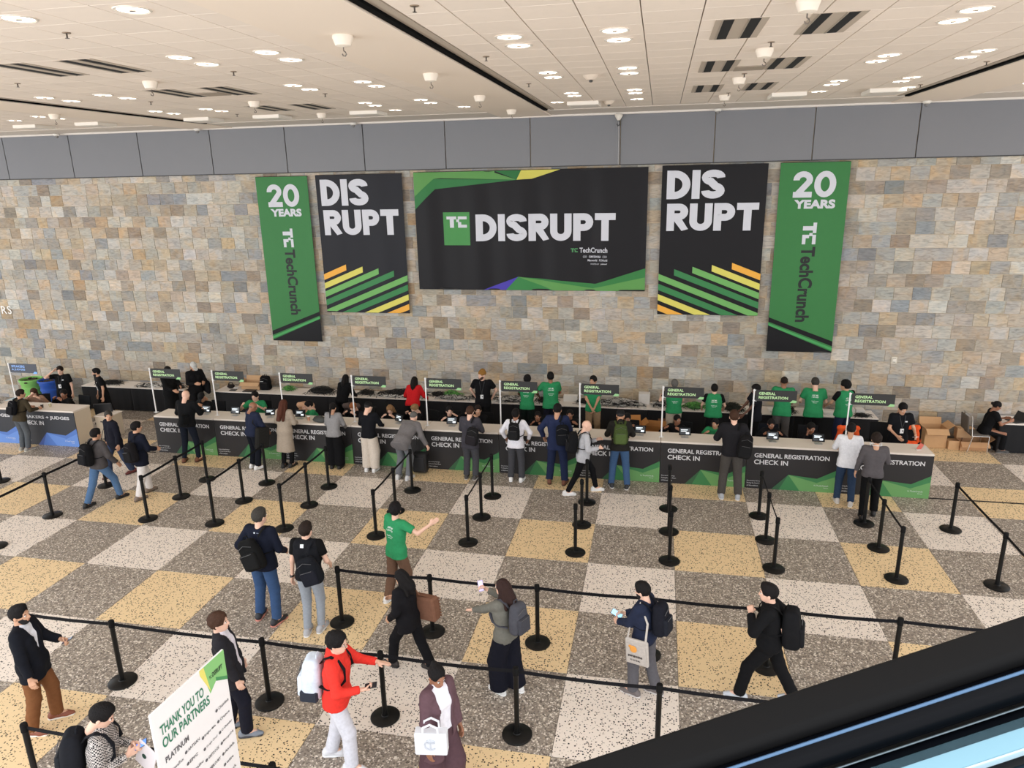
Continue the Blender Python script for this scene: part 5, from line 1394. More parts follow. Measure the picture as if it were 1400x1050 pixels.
    if 'glasses' in extra:
        mb = MB()
        for sg in (-1, 1): mb.tube([(sg * .032 + .02 * math.cos(a_), .112, .008 + .015 * math.sin(a_)) for a_ in [k * math.pi / 5 for k in range(11)]], .002, 4).tube([(sg * .053, .11, .012), (sg * .078, .0, .012)], .002, 4)
        mb.tube([(-.012, .114, .012), (.012, .114, .012)], .002, 4); mb.build('glasses', mat((30, 26, 24), .4), root, M=HM)
    if 'headphones' in extra:
        mb = MB(); mb.tube([(.095 * math.cos(a_), -.05, -.09 + .05 * math.sin(a_) * 0 + .02) for a_ in [math.pi * (1 + k / 8) for k in range(9)]], .008, 5)
        mb.tube([(-.085, .0, -.09), (-.07, -.075, -.10), (0, -.105, -.1), (.07, -.075, -.10), (.085, .0, -.09)], .009, 6); mb.ell((-.088, .01, -.085), (.02, .035, .035)).ell((.088, .01, -.085), (.02, .035, .035)); mb.build('headphones', mat((214, 212, 210), .4), root, M=HM)
    W = root.matrix_basis.copy() if False else (Matrix.Translation((x, y, 0)) @ Matrix.Rotation(math.radians(-face), 4, 'Z'))
    return dict(root=root, W=W, chest=W @ Matrix.Translation(Pt(0, 0, .34)) @ Matrix((r_, f_, u_)).transposed().to_4x4(), hands=[(W @ a[3], (W.to_3x3() @ a[1]), (W.to_3x3() @ a[2])) for a in hands], s=s, wr=[W @ q for q in WR], el=[W @ q for q in EL], sh=[W @ q for q in SH], tf=tf, hip=W @ H, bulk=B)
_sc = {}
def _shoe(i, rgb):
    if (i, rgb) not in _sc: v, f = shoe_mesh()[i]; _sc[(i, rgb)] = mesh_np('shoe', v, f, [mat(rgb, .6)])
    return _sc[(i, rgb)]
# houndstooth-like woven check
M_CHECK = bpy.data.materials.new('woven_check'); _nt, _b = nodes(M_CHECK)
_tc_ = N(_nt, 'ShaderNodeTexCoord'); _ck = N(_nt, 'ShaderNodeTexChecker'); _ck.inputs['Scale'].default_value = 62
_ck.inputs[1].default_value = lin((196, 188, 182)) + (1,); _ck.inputs[2].default_value = lin((44, 42, 44)) + (1,)
_nt.links.new(_tc_.outputs['Object'], _ck.inputs[0]); _nt.links.new(_ck.outputs[0], _b.inputs['Base Color']); _b.inputs['Roughness'].default_value = .9

# --- carried things
def backpack(P, label, rgb=(24, 24, 26), srgb=None, off=(0, 0, 0), roll=0., size=(.30, .15, .44), straps='both', accent=None, mesh_=None, handle=True):
    s = P['s']; w, d, hh = size
    M = P['chest'] @ Matrix.Translation(Vector((off[0], -.15 - d / 2 + off[1], off[2])) * s) @ Matrix.Rotation(math.radians(roll), 4, 'Y') @ Matrix.Scale(s, 4)
    t = thing('backpack', label, 'backpack', M=M)
    m_ = cloth(rgb); ms_ = cloth(srgb) if srgb else m_
    key = ('bp', size)
    if key not in _heads:
        def bx(c, r, rd):
            def f(P_):
                q = np.abs(P_ - np.array(c, np.float32)) - (np.array(r, np.float32) - rd)
                return np.sqrt((np.maximum(q, 0) ** 2).sum(-1)) + np.minimum(q.max(-1), 0) - rd
            return f
        a = bx((0, 0, 0), (w / 2, d / 2, hh / 2), min(.075, d * .46))
        def f(P_):
            z = P_[..., 2]; P2 = P_.copy(); P2[..., 0] = P_[..., 0] * (1 + np.clip(z, 0, 1) * 1.1); P2[..., 1] = P_[..., 1] * (1 + np.clip(z - .05, 0, 1) * .9)
            return a(P2) + .003 * np.sin(P_[..., 2] * 40) * np.sin(P_[..., 0] * 30)
        b = bx((0, -d / 2 - .005, -.075), (w / 2 * .78, .035, hh * .26), .03)
        R_ = sample(f, np.array((-w / 2 - .04, -d / 2 - .05, -hh / 2 - .04)), np.array((w / 2 + .04, d / 2 + .04, hh / 2 + .04)), .014)
        R2 = sample(b, np.array((-w / 2 - .04, -d / 2 - .07, -hh / 2)), np.array((w / 2 + .04, -d / 2 + .06, hh / 2)), .012)
        _heads[key] = (R_, R2)
    (v1, f1), (v2, f2) = _heads[key]
    link('pack_body', mesh_np('pack_body', v1, f1, [m_]), t)
    m2 = cloth(accent) if accent else cloth(tuple(min(255, int(c * 1.15) + 4) for c in rgb))
    link('front_pocket', mesh_np('front_pocket', v2, f2, [m2]), t)
    MB().tube([(-.035, d * .2, hh / 2 - .02), (-.03, d * .2, hh / 2 + .035), (.03, d * .2, hh / 2 + .035), (.035, d * .2, hh / 2 - .02)], .008, 6).build('grab_handle', m_, t, True)
    MB().tube([(-w * .36, -d / 2 - .012, .12), (0, -d / 2 - .03 + .01, .165), (w * .36, -d / 2 - .012, .12)], .004, 4).tube([(-w * .28, -d / 2 - .042, .03), (w * .28, -d / 2 - .042, .03)], .004, 4).build('zipper', mat((90, 90, 92), .4, .4), t)
    Mi = M.inverted() @ P['chest']; bk = P['bulk']
    def strap(sg):
        pts = [(sg * .07, -.15, .12), (sg * .095, -.115, .19), (sg * .11, -.03, .237), (sg * .118, .06, .20), (sg * .125, .125, .10), (sg * .14, .135 * bk, -.02), (sg * .172, .07, -.10), (sg * .175, -.04, -.13), (sg * .12, -.15, -.14)]
        MB().tube([Vector(p) * s for p in pts], [.024 * s] * 9, 8, flat=.3, M=Mi).build('shoulder_strap', ms_, t, True)
    if straps in ('both', 'left'): strap(-1)
    if straps in ('both', 'right'): strap(1)
    return t
def hang_bag(P, side_, label, rgb, size=(.3, .12, .26), z=-.28, dx=.24, dy=0., strap_to='same', name='shoulder_bag', roll=0.):
    s = P['s']; w, d, hh = size; sg = -1 if side_ == 'left' else 1
    M = P['chest'] @ Matrix.Translation(Vector((sg * dx, dy, z)) * s) @ Matrix.Rotation(math.radians(90 * sg), 4, 'Z') @ Matrix.Rotation(math.radians(roll), 4, 'Y')
    t = thing(name, label, 'bag', M=M); m_ = cloth(rgb)
    MB().cbox(-w / 2, w / 2, -d / 2, d / 2, -hh / 2, hh / 2, min(.03, d * .3)).build('bag_body', m_, t)
    MB().cbox(-w / 2 + .02, w / 2 - .02, -d / 2 - .012, -d / 2, -hh / 2 + .03, hh / 2 - .06, .005).build('flap', m_, t)
    Mi = M.inverted() @ P['chest']; q = sg if strap_to == 'same' else -sg
    top = Vector((q * .13, -.01, .245)) * s if strap_to == 'same' else Vector((q * .085, 0, .24)) * s
    b0 = Vector((sg * dx, dy + w * .4, z + hh / 2)); b1 = Vector((sg * dx, dy - w * .4, z + hh / 2))
    pts = [b0, Vector((sg * .17, .11, -.02)) if strap_to == 'same' else Vector((0, .165, .06)), top, Vector((sg * .17, -.12, -.02)) if strap_to == 'same' else Vector((0, -.155, .06)), b1]
    MB().tube(pts, .014, 6, flat=.4, M=Mi).build('strap', m_, t, True)
    return t
def phone(P, k, label, rgb=(24, 24, 26), screen=(120, 150, 190), tilt=(0, -.5, 1), up=None, emit=.5, sz=(.072, .148)):
    c, Y, pn = P['hands'][k]
    n = Vector(tilt); n = (P['W'].to_3x3() @ n).normalized(); Yv = Vector(up) if up else Vector((0, 1, .2)); Yv = P['W'].to_3x3() @ Yv; Yv = (Yv - n * Yv.dot(n)).normalized(); X = Yv.cross(n)
    M = Matrix.Translation(c + Yv * .03 + n * .008) @ Matrix((X, Yv, n)).transposed().to_4x4()
    t = thing('smartphone', label, 'phone', M=M)
    MB().cbox(-sz[0] / 2, sz[0] / 2, -sz[1] / 2, sz[1] / 2, -.004, .004, .003).build('case', mat(rgb, .4), t)
    MB().box(-sz[0] / 2 + .005, sz[0] / 2 - .005, -sz[1] / 2 + .007, sz[1] / 2 - .007, .004, .0048).build('screen', mat(screen, .2, emit=emit), t)
    return t
def lanyard(P, label, z=-.12):
    s = P['s']; t = thing('name_badge', label, 'badge', M=P['chest'])
    M3 = P['chest']; W = P['W']; Ci = W.inverted() @ M3
    f = P['tf']; R = Ci
    def onto(pts, o):
        A = np.array([tuple(R @ Vector((a * s, .34, c * s))) for a, c in pts]); d = -np.array(tuple((R.to_3x3() @ Vector((0, 1, 0)))))
        Q = trace(f, A, d) - d * o; Ri = R.inverted(); return [tuple(Ri @ Vector(q)) for q in Q]
    for sg in (-1, 1): MB().tube([(sg * .06 * s, -.03, .24 * s)] + onto([(sg * .06, .18), (sg * .045, .10), (sg * .022, 0), (0, z + .05)], .006), .006, 4).build('strap', mat((60, 60, 62), .8), t)
    c = onto([(0, z)], .014)[0]; MB().cbox(c[0] - .04, c[0] + .04, c[1] - .004, c[1] + .004, c[2] - .055, c[2] + .055, .003).box(c[0] - .03, c[0] + .0, c[1] + .0042, c[1] + .005, c[2] - .01, c[2] + .02, 1).build('card', [mat((232, 232, 232), .5), mat((60, 60, 60), .6)], t)
BACKP = [('ASK ME', 0, .40, .13, .030, (232, 240, 234), 'back'), ('I CAN HELP', 0, .36, .15, .028, (232, 240, 234), 'back'), ('TechCrunch', 0, .27, .15, .022, (222, 236, 226), 'back'), ('Disrupt', 0, .235, .09, .018, (222, 236, 226), 'back')]
GT = (46, 136, 86)
BK = (24, 24, 27)
CHW = (('#', .075, .40, .05, .024, (220, 220, 222), 'front'),)

# ---------------------------------------------------------------- the people, left to right
nf = ((30, 28, 28), (40, 38, 38)); wf = ((228, 226, 224), (240, 240, 238))
R1 = .021
# customers along the counters (backs to the viewer)
P = person('man in olive sweater and grey jeans leaning at the blue counter', -16.77, 3.38, 8, 1.66, 'olive', ('short', 'dark'), ('long', (62, 54, 40)), ('jeans', (84, 88, 92)), ((150, 146, 138), (220, 214, 200)), lean=14, hy=-25, lh=(-.16, .42, 1.12), rh=(.3, .36, 1.14), res=R1)
backpack(P, 'black backpack on the man in olive sweater at the blue counter', (22, 22, 26), off=(0, 0, -.03), size=(.29, .14, .40))
P = person('bald man in black jacket and dark jeans at the first green counter', -11.81, 3.35, -4, 1.85, 'light', ('bald', 'grey'), ('jacket', (26, 27, 30), (30, 30, 30), 'closed'), ('slim', (36, 42, 58)), ((110, 66, 44), (60, 40, 30)), feet=[(-.16, -.03, -14), (.16, .04, 20)], lean=10, hp=22, lh=(-.2, .38, 1.14), rh=(.2, .4, 1.14), res=R1)
hang_bag(P, 'right', 'black messenger bag across the back of the bald man in black', (30, 31, 34), (.34, .11, .26), -.2, .08, -.23, name='messenger_bag', roll=0)
P = person('older balding man with glasses in navy jacket at the second green counter', -9.95, 3.2, 25, 1.68, 'brown', ('fringe', 'grey'), ('jacket', (34, 40, 60), (40, 44, 60), 'closed'), ('trousers', (26, 30, 42)), wf, lean=9, hp=25, hy=-18, rh=(.22, .30, .95), lh=(-.1, .33, 1.0), extra=('glasses',), res=R1)
hang_bag(P, 'right', 'dark garment bag hanging at the right hip of the man in navy jacket', (52, 50, 48), (.34, .14, .52), -.42, .27, .1, name='garment_bag')
P = person('woman with very long auburn hair in a beige coat', -9.2, 3.36, 4, 1.71, 'light', ('verylong', 'brown', (92, 52, 38)), ('coat', (160, 146, 130), (40, 40, 40), 'closed'), ('slim', (22, 22, 24)), nf, feet=[(-.09, 0, -8), (.1, .06, 10)], fem=True, lean=6, hp=16, rh=(.16, .34, 1.08), lh=(-.16, .34, 1.08), res=R1)
P = person('woman with dark ponytail in grey sweater and wide black trousers', -7.98, 3.5, -3, 1.64, 'tan', ('pony', 'black'), ('long', (136, 134, 134)), ('wide', (22, 22, 24)), nf, fem=True, lean=8, hp=22, rh=(.2, .34, 1.0), lh=(-.2, .34, 1.0), res=R1)
P = person('man in black long-sleeved top and cream cargo trousers', -7.06, 3.46, 3, 1.72, 'light', ('cap', 'black', (20, 20, 22)), ('long', (26, 27, 32)), ('cargo', (206, 194, 180)), wf, lean=6, hy=-25, hp=18, rh=(.22, .36, 1.06), lh=(-.22, .34, 1.04), res=R1)
P = person('grey haired man in grey suit bending low over the fourth counter', -6.12, 3.12, 12, 1.80, 'light', ('buzz', 'grey'), ('blazer', (112, 108, 108), (210, 210, 214), 'closed'), ('trousers', (104, 106, 110)), ((200, 200, 200), (220, 220, 220)), feet=[(-.13, 0, -8), (.13, .02, 8)], lean=58, hp=0, hipz=.9, rh=(.42, .38, .72), lh=(-.1, .62, 1.09), rpose='grip', res=R1)
P = person('man in charcoal suit, dark hair, at the fifth green counter', -4.56, 3.38, 3, 1.74, 'light', ('short', 'brown'), ('blazer', (62, 60, 66), (210, 210, 214), 'closed'), ('trousers', (66, 66, 70)), ((60, 58, 56), (200, 196, 190)), lean=5, hp=12, rh=(.2, .36, 1.05), lh=(-.2, .36, 1.05), res=R1)
backpack(P, 'black shoulder backpack on the right side of the man in charcoal suit', (40, 38, 40), off=(.12, -.0, -.17), roll=8, size=(.30, .14, .42), straps='right')
P = person('man in white shirt and grey trousers with white sneakers, hands on hips', -3.5, 3.42, 0, 1.72, 'brown', ('short', 'black'), ('shirt', (226, 224, 230)), ('trousers', (66, 66, 70)), wf, feet=[(-.13, 0, -12), (.13, 0, 12)], lean=3, hy=-8, rh=(.27, .16, .98), lh=(-.27, .16, .98), rel=(1, -.6, 0), lel=(-1, -.6, 0), res=R1)
backpack(P, 'black backpack worn over the white shirt', (32, 31, 33), size=(.27, .13, .42))
P = person('man in bright navy suit with brown shoes at the sixth counter', -2.56, 3.42, 0, 1.88, 'olive', ('short', 'black'), ('blazer', (34, 42, 70), (220, 224, 232), 'closed'), ('trousers', (32, 40, 66)), ((104, 62, 42), (60, 40, 30)), feet=[(-.16, 0, -10), (.17, -.02, 14)], lean=5, hy=-6, hp=14, lh=(-.3, .12, .98), lel=(-1, -.6, 0), rh=(.18, .36, 1.1), res=R1)
backpack(P, 'black backpack slung on the right shoulder of the man in bright navy suit', (22, 24, 30), off=(.15, -.0, -.13), roll=-6, size=(.3, .15, .44), straps='right')
P = person('bald man in light grey shirt walking right, cup in hand, black backpack', -1.95, 2.96, 78, 1.76, 'light', ('bald', 'brown'), ('shirt', (176, 176, 180)), ('slim', (22, 22, 25)), wf, feet=[(-.1, .34, -4), (.1, -.30, 4)], lean=6, hp=14, rh=(.2, .34, 1.12), lh=(-.1, .34, 1.20), rpose='grip', res=R1)
backpack(P, 'large black backpack on the bald man in light grey shirt', (30, 30, 33), size=(.31, .2, .46), off=(0, 0, -.05))
c = P['hands'][1][0]; t = cup(c.x, c.y, c.z - .05, 'dark coffee cup held by the bald man in light grey', (60, 48, 44), (50, 44, 42))
P = person('man in dark olive jacket, jeans and black sneakers at the seventh counter', -1.16, 3.4, -6, 1.80, 'olive', ('cap', 'black', (28, 28, 30)), ('hoodie', (50, 48, 44)), ('jeans', (62, 88, 122)), ((40, 40, 44), (232, 230, 226)), feet=[(-.17, .03, -14), (.17, -.04, 16)], lean=9, hp=14, hy=-14, rh=(.24, .38, 1.08), lh=(-.22, .38, 1.08), res=R1)
backpack(P, 'moss green backpack on the man in dark olive jacket', (64, 78, 40), size=(.3, .16, .44), off=(0, 0, -.02), accent=(76, 92, 50))
P = person('tall man in charcoal blazer, grey trousers and pale sneakers', 1.2, 3.22, 0, 1.96, 'light', ('short', 'brown'), ('jacket', (44, 42, 46), (230, 230, 230), 'closed'), ('trousers', (74, 70, 66)), ((168, 172, 178), (214, 216, 218)), feet=[(-.16, 0, -6), (.15, 0, 8)], lean=4, hp=8, rh=(.24, .34, 1.12), lh=(-.24, .34, 1.1), res=R1)
backpack(P, 'black backpack hanging off the right shoulder of the tall charcoal blazer man', (28, 27, 29), off=(.2, .02, -.16), roll=8, size=(.27, .16, .46), straps='right')
P = person('man in loose white shirt and dark jeans at the ninth counter', 3.5, 3.3, 8, 1.76, 'olive', ('short', 'black'), ('shirt', (222, 222, 226)), ('jeans', (44, 60, 84)), ((196, 190, 184), (226, 222, 216)), feet=[(-.13, .05, -10), (.13, -.06, 12)], lean=5, hp=10, hy=-12, rh=(.2, .36, 1.05), lh=(-.2, .38, 1.08), bulk=1.06, res=R1)
P = person('man in grey sweatshirt with headphones round his neck', 3.82, 2.74, 6, 1.78, 'tan', ('messy', 'dark'), ('long', (84, 80, 82)), ('trousers', (20, 20, 22)), ((30, 28, 28), (60, 58, 56)), feet=[(-.11, -.14, -8), (.13, .12, 8)], lean=3, hp=10, rh=(.2, .3, 1.05), lh=(-.27, .1, .9), extra=('headphones',), res=R1)

# walking and standing at the left
P = person('man in grey jacket and blue jeans walking away at the left', -12.24, .87, 15, 1.76, 'olive', ('short', 'black'), ('jacket', (74, 70, 70), (60, 60, 60), 'closed'), ('jeans', (78, 106, 140)), nf, feet=[(-.1, -.32, -4), (.12, .30, 8)], lean=5, rh=(.3, .22, .9), res=R1)
backpack(P, 'black backpack with hanging tags on the man in grey jacket', (24, 24, 27), size=(.32, .19, .48), off=(0, 0, -.05))
P = person('man in navy blazer and white trousers walking toward the counters', -11.58, 1.32, 20, 1.76, 'tan', ('short', 'black'), ('blazer', (30, 34, 52), (226, 226, 230), 'closed'), ('trousers', (212, 206, 202)), ((120, 104, 92), (90, 80, 70)), feet=[(-.12, .2, -4), (.12, -.2, 6)], lean=3, hy=-10, rh=(.2, .3, 1.05), lh=(-.32, .0, .86), res=R1)
backpack(P, 'round black backpack on the right shoulder of the navy blazer man', (32, 30, 32), off=(.13, 0, -.14), roll=-14, size=(.31, .19, .44), straps='right')
P = person('man in dark navy suit walking left, looking over his shoulder, grey hair', -12.98, 2.27, 200, 1.68, 'tan', ('short', 'greyd'), ('blazer', (32, 34, 48), (40, 42, 50), 'closed'), ('trousers', (52, 62, 84)), ((100, 44, 40), (60, 30, 28)), feet=[(-.1, -.22, 0), (.1, .25, 0)], lean=4, hy=60, res=R1)
hang_bag(P, 'right', 'black leather briefcase beside the man in dark navy suit', (24, 24, 26), (.36, .1, .26), -.5, .3, .05, name='briefcase')

# behind the left counters and along the wall
P = person('man in black tee with name badge touching his head, by the blue bin', -17.42, 5.6, 165, 1.73, 'light', ('short', 'dark'), ('tee', BK), ('trousers', BK), nf, rh=(.14, .14, 1.62), rel=(1, .5, -1), hy=10, hp=12, bulk=1.15, beard=False, print_=CHW, res=R1)
lanyard(P, 'name badge of the man touching his head by the blue bin', -.1)
P = person('bearded man in black polo striding left behind the blue counter', -16.2, 5.75, 215, 1.70, 'tan', ('short', 'black'), ('polo', BK), ('trousers', BK), nf, feet=[(-.12, -.16, 0), (.12, .2, 0)], lean=8, hy=-20, beard=True, print_=CHW, res=R1)
lanyard(P, 'name badge of the bearded man in black polo', -.12)
P = person('seated woman in leopard print blouse behind the blue counter', -17.75, 4.95, 150, 1.68, 'light', ('bob', 'brown'), ('shirt', (150, 120, 100)), ('trousers', BK), nf, sit=True, fem=True, lean=12, hy=-15, hp=14, rh=(.1, .32, 1.12), lh=(-.16, .36, 1.05), res=R1)
office_chair(-17.75, 5.0, 150, 'dark chair under the woman in leopard print blouse')
P = person('seated person in black with tied dark hair behind the blue counter', -16.6, 4.95, 200, 1.72, 'brown', ('bun', 'black'), ('long', BK), ('trousers', BK), nf, sit=True, lean=16, hy=40, rh=(.2, .36, 1.05), lh=(-.2, .36, 1.05), res=R1)
office_chair(-16.55, 5.02, 190, 'black chair under the person with tied dark hair', (44, 46, 50))
P = person('person dressed in black partly hidden by the first green pole sign', -14.2, 6.0, 110, 1.72, 'olive', ('short', 'black'), ('coat', (24, 24, 26), (30, 30, 30), 'closed'), ('trousers', BK), nf, rh=(.12, .34, 1.08), lh=(-.12, .34, 1.14), hp=20, bulk=1.15, res=R1)
P = person('person in black with white cap looking down by the stone wall', -13.62, 6.35, 125, 1.80, 'olive', ('cap', 'black', (228, 226, 222)), ('hoodie', (26, 26, 28)), ('trousers', BK), nf, rh=(.1, .32, 1.16), lh=(-.14, .32, 1.16), hp=32, lean=5, res=R1)
hang_bag(P, 'left', 'black bag hanging from the person in white cap', (26, 26, 30), (.34, .1, .4), -.28, .26, .12, name='tote_bag')
P = person('person in black cap leaning on the first green counter from behind', -12.35, 5.0, 185, 1.74, 'olive', ('cap', 'black', (26, 26, 28)), ('long', (26, 26, 28)), ('trousers', BK), nf, sit=True, lean=14, hp=38, rh=(.14, .36, 1.04), lh=(-.2, .40, 1.04), res=R1, seat=.56)
office_chair(-12.3, 5.1, 185, 'dark chair under the person in black cap', (34, 36, 40))
P = person('seated volunteer in green tee facing the viewer at the second counter', -10.9, 5.05, 176, 1.80, 'light', ('short', 'black'), ('tee', GT), ('trousers', BK), nf, sit=True, lean=2, hp=10, rh=(.22, .34, 1.05), lh=(-.22, .36, 1.05), bulk=1.1, res=R1, seat=.54)
office_chair(-10.9, 5.12, 178, 'dark chair under the seated volunteer facing the viewer', bh=1.0)
P = person('seated volunteer in green tee leaning sideways by the beige draped chair', -9.05, 4.85, 235, 1.68, 'light', ('short', 'black'), ('tee', GT), ('trousers', BK), nf, sit=True, lean=16, side=8, hp=20, rh=(.1, .34, 1.05), lh=(-.12, .36, 1.0), res=R1)
office_chair(-8.95, 4.95, 215, 'dark chair under the volunteer leaning sideways')
def draped(x, y, face, rgb, lab, lab2):
    office_chair(x, y, face, lab, bh=1.0)
    t = thing('draped_coat', lab2, 'coat', (x, y, 0), math.radians(-face))
    v, f = sample(lambda P_: field([('s', (-.17, -.27, .95), (.17, -.27, .95), .085, .085), ('s', (-.15, -.27, .75), (.15, -.27, .75), .10, .10), ('s', (-.13, -.28, .58), (.13, -.28, .58), .09, .09)], .05)(P_) + .006 * np.sin(P_[..., 0] * 45) * np.sin(P_[..., 2] * 20), np.array((-.32, -.42, .42)), np.array((.32, -.12, 1.1)), .02)
    link('fabric', mesh_np('fabric', v, f, [cloth(rgb)]), t); MB().tube([(-.1, -.27, 1.03), (0, -.25, 1.055), (.1, -.27, 1.03)], .02, 6).build('collar', cloth(tuple(int(c * .85) for c in rgb)), t, True)
draped(-9.62, 5.05, 180, (198, 156, 124), 'dark chair draped with a beige coat', 'beige coat draped over a chair beside the long haired woman')
draped(-8.35, 5.15, 180, (84, 72, 68), 'dark chair draped with a brown coat', 'dark brown coat draped over a chair left of the grey sweater woman')
P = person('woman with long black hair, all in black, leaning at the wall table', -9.0, 6.2, 8, 1.66, 'tan', ('long', 'black'), ('jacket', (22, 22, 24), (30, 30, 30), 'closed'), ('trousers', BK), nf, fem=True, lean=30, hipz=.86, rh=(.2, .5, .92), lh=(-.2, .5, .9), res=R1)
P = person('woman in red jacket with dark hair leaning at the wall table', -6.92, 6.2, 0, 1.66, 'brown', ('long', 'black', (34, 26, 24)), ('jacket', (196, 32, 36), (180, 30, 34), 'closed'), ('trousers', BK), nf, fem=True, lean=26, hipz=.86, rh=(.3, .44, .92), lh=(-.28, .46, .92), bulk=1.1, res=R1)
P = person('seated ginger haired person in black looking down, third counter', -8.0, 4.98, 190, 1.66, 'light', ('short', 'ginger'), ('long', BK), ('trousers', BK), nf, sit=True, lean=14, hp=30, rh=(.18, .36, 1.04), lh=(-.18, .36, 1.04), res=R1)
office_chair(-7.9, 5.08, 190, 'dark chair under the ginger haired person')
P = person('seated woman with long wavy blond hair at the fourth counter', -7.02, 4.9, 175, 1.66, 'light', ('long', 'blond', (160, 122, 84)), ('long', (36, 32, 32)), ('trousers', BK), nf, sit=True, fem=True, lean=12, hp=28, rh=(.16, .36, 1.04), lh=(-.16, .36, 1.04), res=R1)
office_chair(-7.0, 5.0, 180, 'dark chair under the woman with wavy blond hair')
P = person('seated person with short blond hair in black, turned left', -6.25, 5.0, 225, 1.70, 'light', ('short', 'blond', (164, 128, 88)), ('long', BK), ('trousers', BK), nf, sit=True, lean=16, hy=10, hp=22, rh=(.18, .36, 1.04), lh=(-.18, .36, 1.04), res=R1)
office_chair(-6.2, 5.12, 205, 'dark chair under the short haired blond person')
P = person('man in ochre beanie and black utility vest with badge, standing', -4.92, 6.15, 178, 1.88, 'light', ('beanie', 'brown', (170, 120, 56)), ('tee', (26, 26, 28)), ('trousers', (20, 20, 22)), nf, hy=-30, rh=(.2, -.12, .98), lh=(-.2, -.12, .98), rel=(1, -.3, 0), lel=(-1, -.3, 0), bulk=1.1, beard=True, res=R1)
lanyard(P, 'white name badge of the man in ochre beanie', -.18)
P = person('seated person in black half hidden behind the charcoal suit', -4.75, 4.95, 175, 1.72, 'tan', ('short', 'dark'), ('long', BK), ('trousers', BK), nf, sit=True, lean=6, hy=15, lh=(-.05, .36, 1.06), rh=(.28, .22, 1.16), rpose='open', res=R1)
office_chair(-4.7, 5.1, 180, 'dark chair under the person behind the charcoal suit')
P = person('person in black in front of wall tables raising an open hand', -5.5, 4.95, 165, 1.66, 'light', ('short', 'black'), ('long', (20, 20, 22)), ('trousers', BK), nf, sit=True, lean=12, hy=10, rh=(.2, .3, 1.0), lh=(-.2, .34, 1.12), lpose='open', lpalm=(0, .3, 1), res=R1)
office_chair(-5.5, 5.08, 170, 'dark chair under the person raising an open hand')
P = person('first volunteer in green tee at the wall tables, behind a pole sign', -3.74, 6.2, 4, 1.75, 'dark', ('messy', 'black'), ('tee', GT), ('trousers', (26, 38, 34)), nf, lean=5, lh=(-.26, .38, 1.05), rh=(.24, .40, 1.05), print_=BACKP, res=R1)
P = person('tall volunteer in green tee reaching left at the wall tables', -3.12, 6.28, -12, 1.82, 'brown', ('short', 'black'), ('tee', GT), ('trousers', (34, 36, 52)), nf, lean=6, lh=(-.38, .36, 1.18), rh=(.2, .40, 1.08), print_=BACKP, bulk=1.12, res=R1)
P = person('seated person in black behind the white shirt man', -3.2, 4.95, 190, 1.60, 'brown', ('short', 'black'), ('long', BK), ('trousers', BK), nf, sit=True, lean=14, hy=10, rh=(.1, .4, 1.05), lh=(-.22, .34, 1.02), res=R1)
office_chair(-3.1, 5.05, 190, 'dark chair under the person behind the white shirt')
P = person('volunteer in green tee and khaki trousers, hands clasped, facing the viewer', -2.0, 6.2, 178, 1.80, 'olive', ('short', 'black'), ('tee', GT), ('trousers', (150, 126, 98)), nf, hy=-25, rh=(.04, .22, .98), lh=(-.04, .22, .96), rel=(1, -.6, -.4), lel=(-1, -.6, -.4), extra=(), print_=[('#', .06, .38, .04, .04, (232, 240, 234), 'front')], res=R1)
P = person('seated woman in black smiling behind the navy suit', -2.45, 4.98, 178, 1.68, 'brown', ('bun', 'black'), ('long', BK), ('trousers', BK), nf, sit=True, fem=True, lean=4, rh=(.2, .34, 1.04), lh=(-.2, .34, 1.04), print_=CHW, bulk=1.1, res=R1)
office_chair(-2.4, 5.1, 180, 'dark chair under the woman behind the navy suit')
P = person('seated person in black behind the man with green backpack', -1.08, 4.9, 170, 1.68, 'brown', ('short', 'black'), ('long', BK), ('trousers', BK), nf, sit=True, lean=6, hp=10, rh=(.2, .34, 1.04), lh=(-.2, .34, 1.04), res=R1)
office_chair(-1.0, 5.0, 178, 'dark chair under the person behind the green backpack')
P = person('grey haired volunteer in green tee over dark sleeves and cream trousers', .04, 6.2, -8, 1.76, 'light', ('short', 'grey'), ('vest', GT, (30, 30, 32)), ('trousers', (196, 182, 164)), nf, lh=(-.3, .3, 1.22), rh=(.2, .36, 1.05), lean=3, print_=BACKP[2:], res=R1)
P = person('seated woman in black smiling to the right at the eighth counter', .1, 4.92, 200, 1.68, 'brown', ('bun', 'black'), ('long', BK), ('trousers', BK), nf, sit=True, fem=True, lean=4, hy=45, rh=(.2, .34, 1.04), lh=(-.2, .34, 1.04), res=R1)
office_chair(.2, 5.05, 190, 'dark chair under the woman smiling to the right')
P = person('broad volunteer in green tee over black sleeves, centre right', 1.0, 6.1, 0, 1.70, 'light', ('short', 'black'), ('vest', GT, (26, 26, 28)), ('trousers', (30, 28, 34)), nf, lean=4, lh=(-.28, .3, 1.02), rh=(.28, .3, 1.02), print_=BACKP, bulk=1.15, res=R1)
P = person('seated volunteer in green tee hidden behind the tall charcoal blazer', .98, 4.92, 195, 1.58, 'olive', ('short', 'black'), ('tee', GT), ('trousers', BK), nf, sit=True, lean=8, hy=-10, rh=(.2, .34, 1.02), lh=(-.2, .34, 1.02), res=R1)
office_chair(1.05, 5.05, 190, 'dark chair under the hidden green tee volunteer')
P = person('man in black tee facing left behind the ninth pole sign', 2.0, 6.15, 255, 1.74, 'dark', ('short', 'black'), ('tee', (34, 36, 44)), ('trousers', BK), nf, hp=18, rh=(.1, .36, 1.04), lh=(-.14, .36, 1.0), bulk=1.1, res=R1)
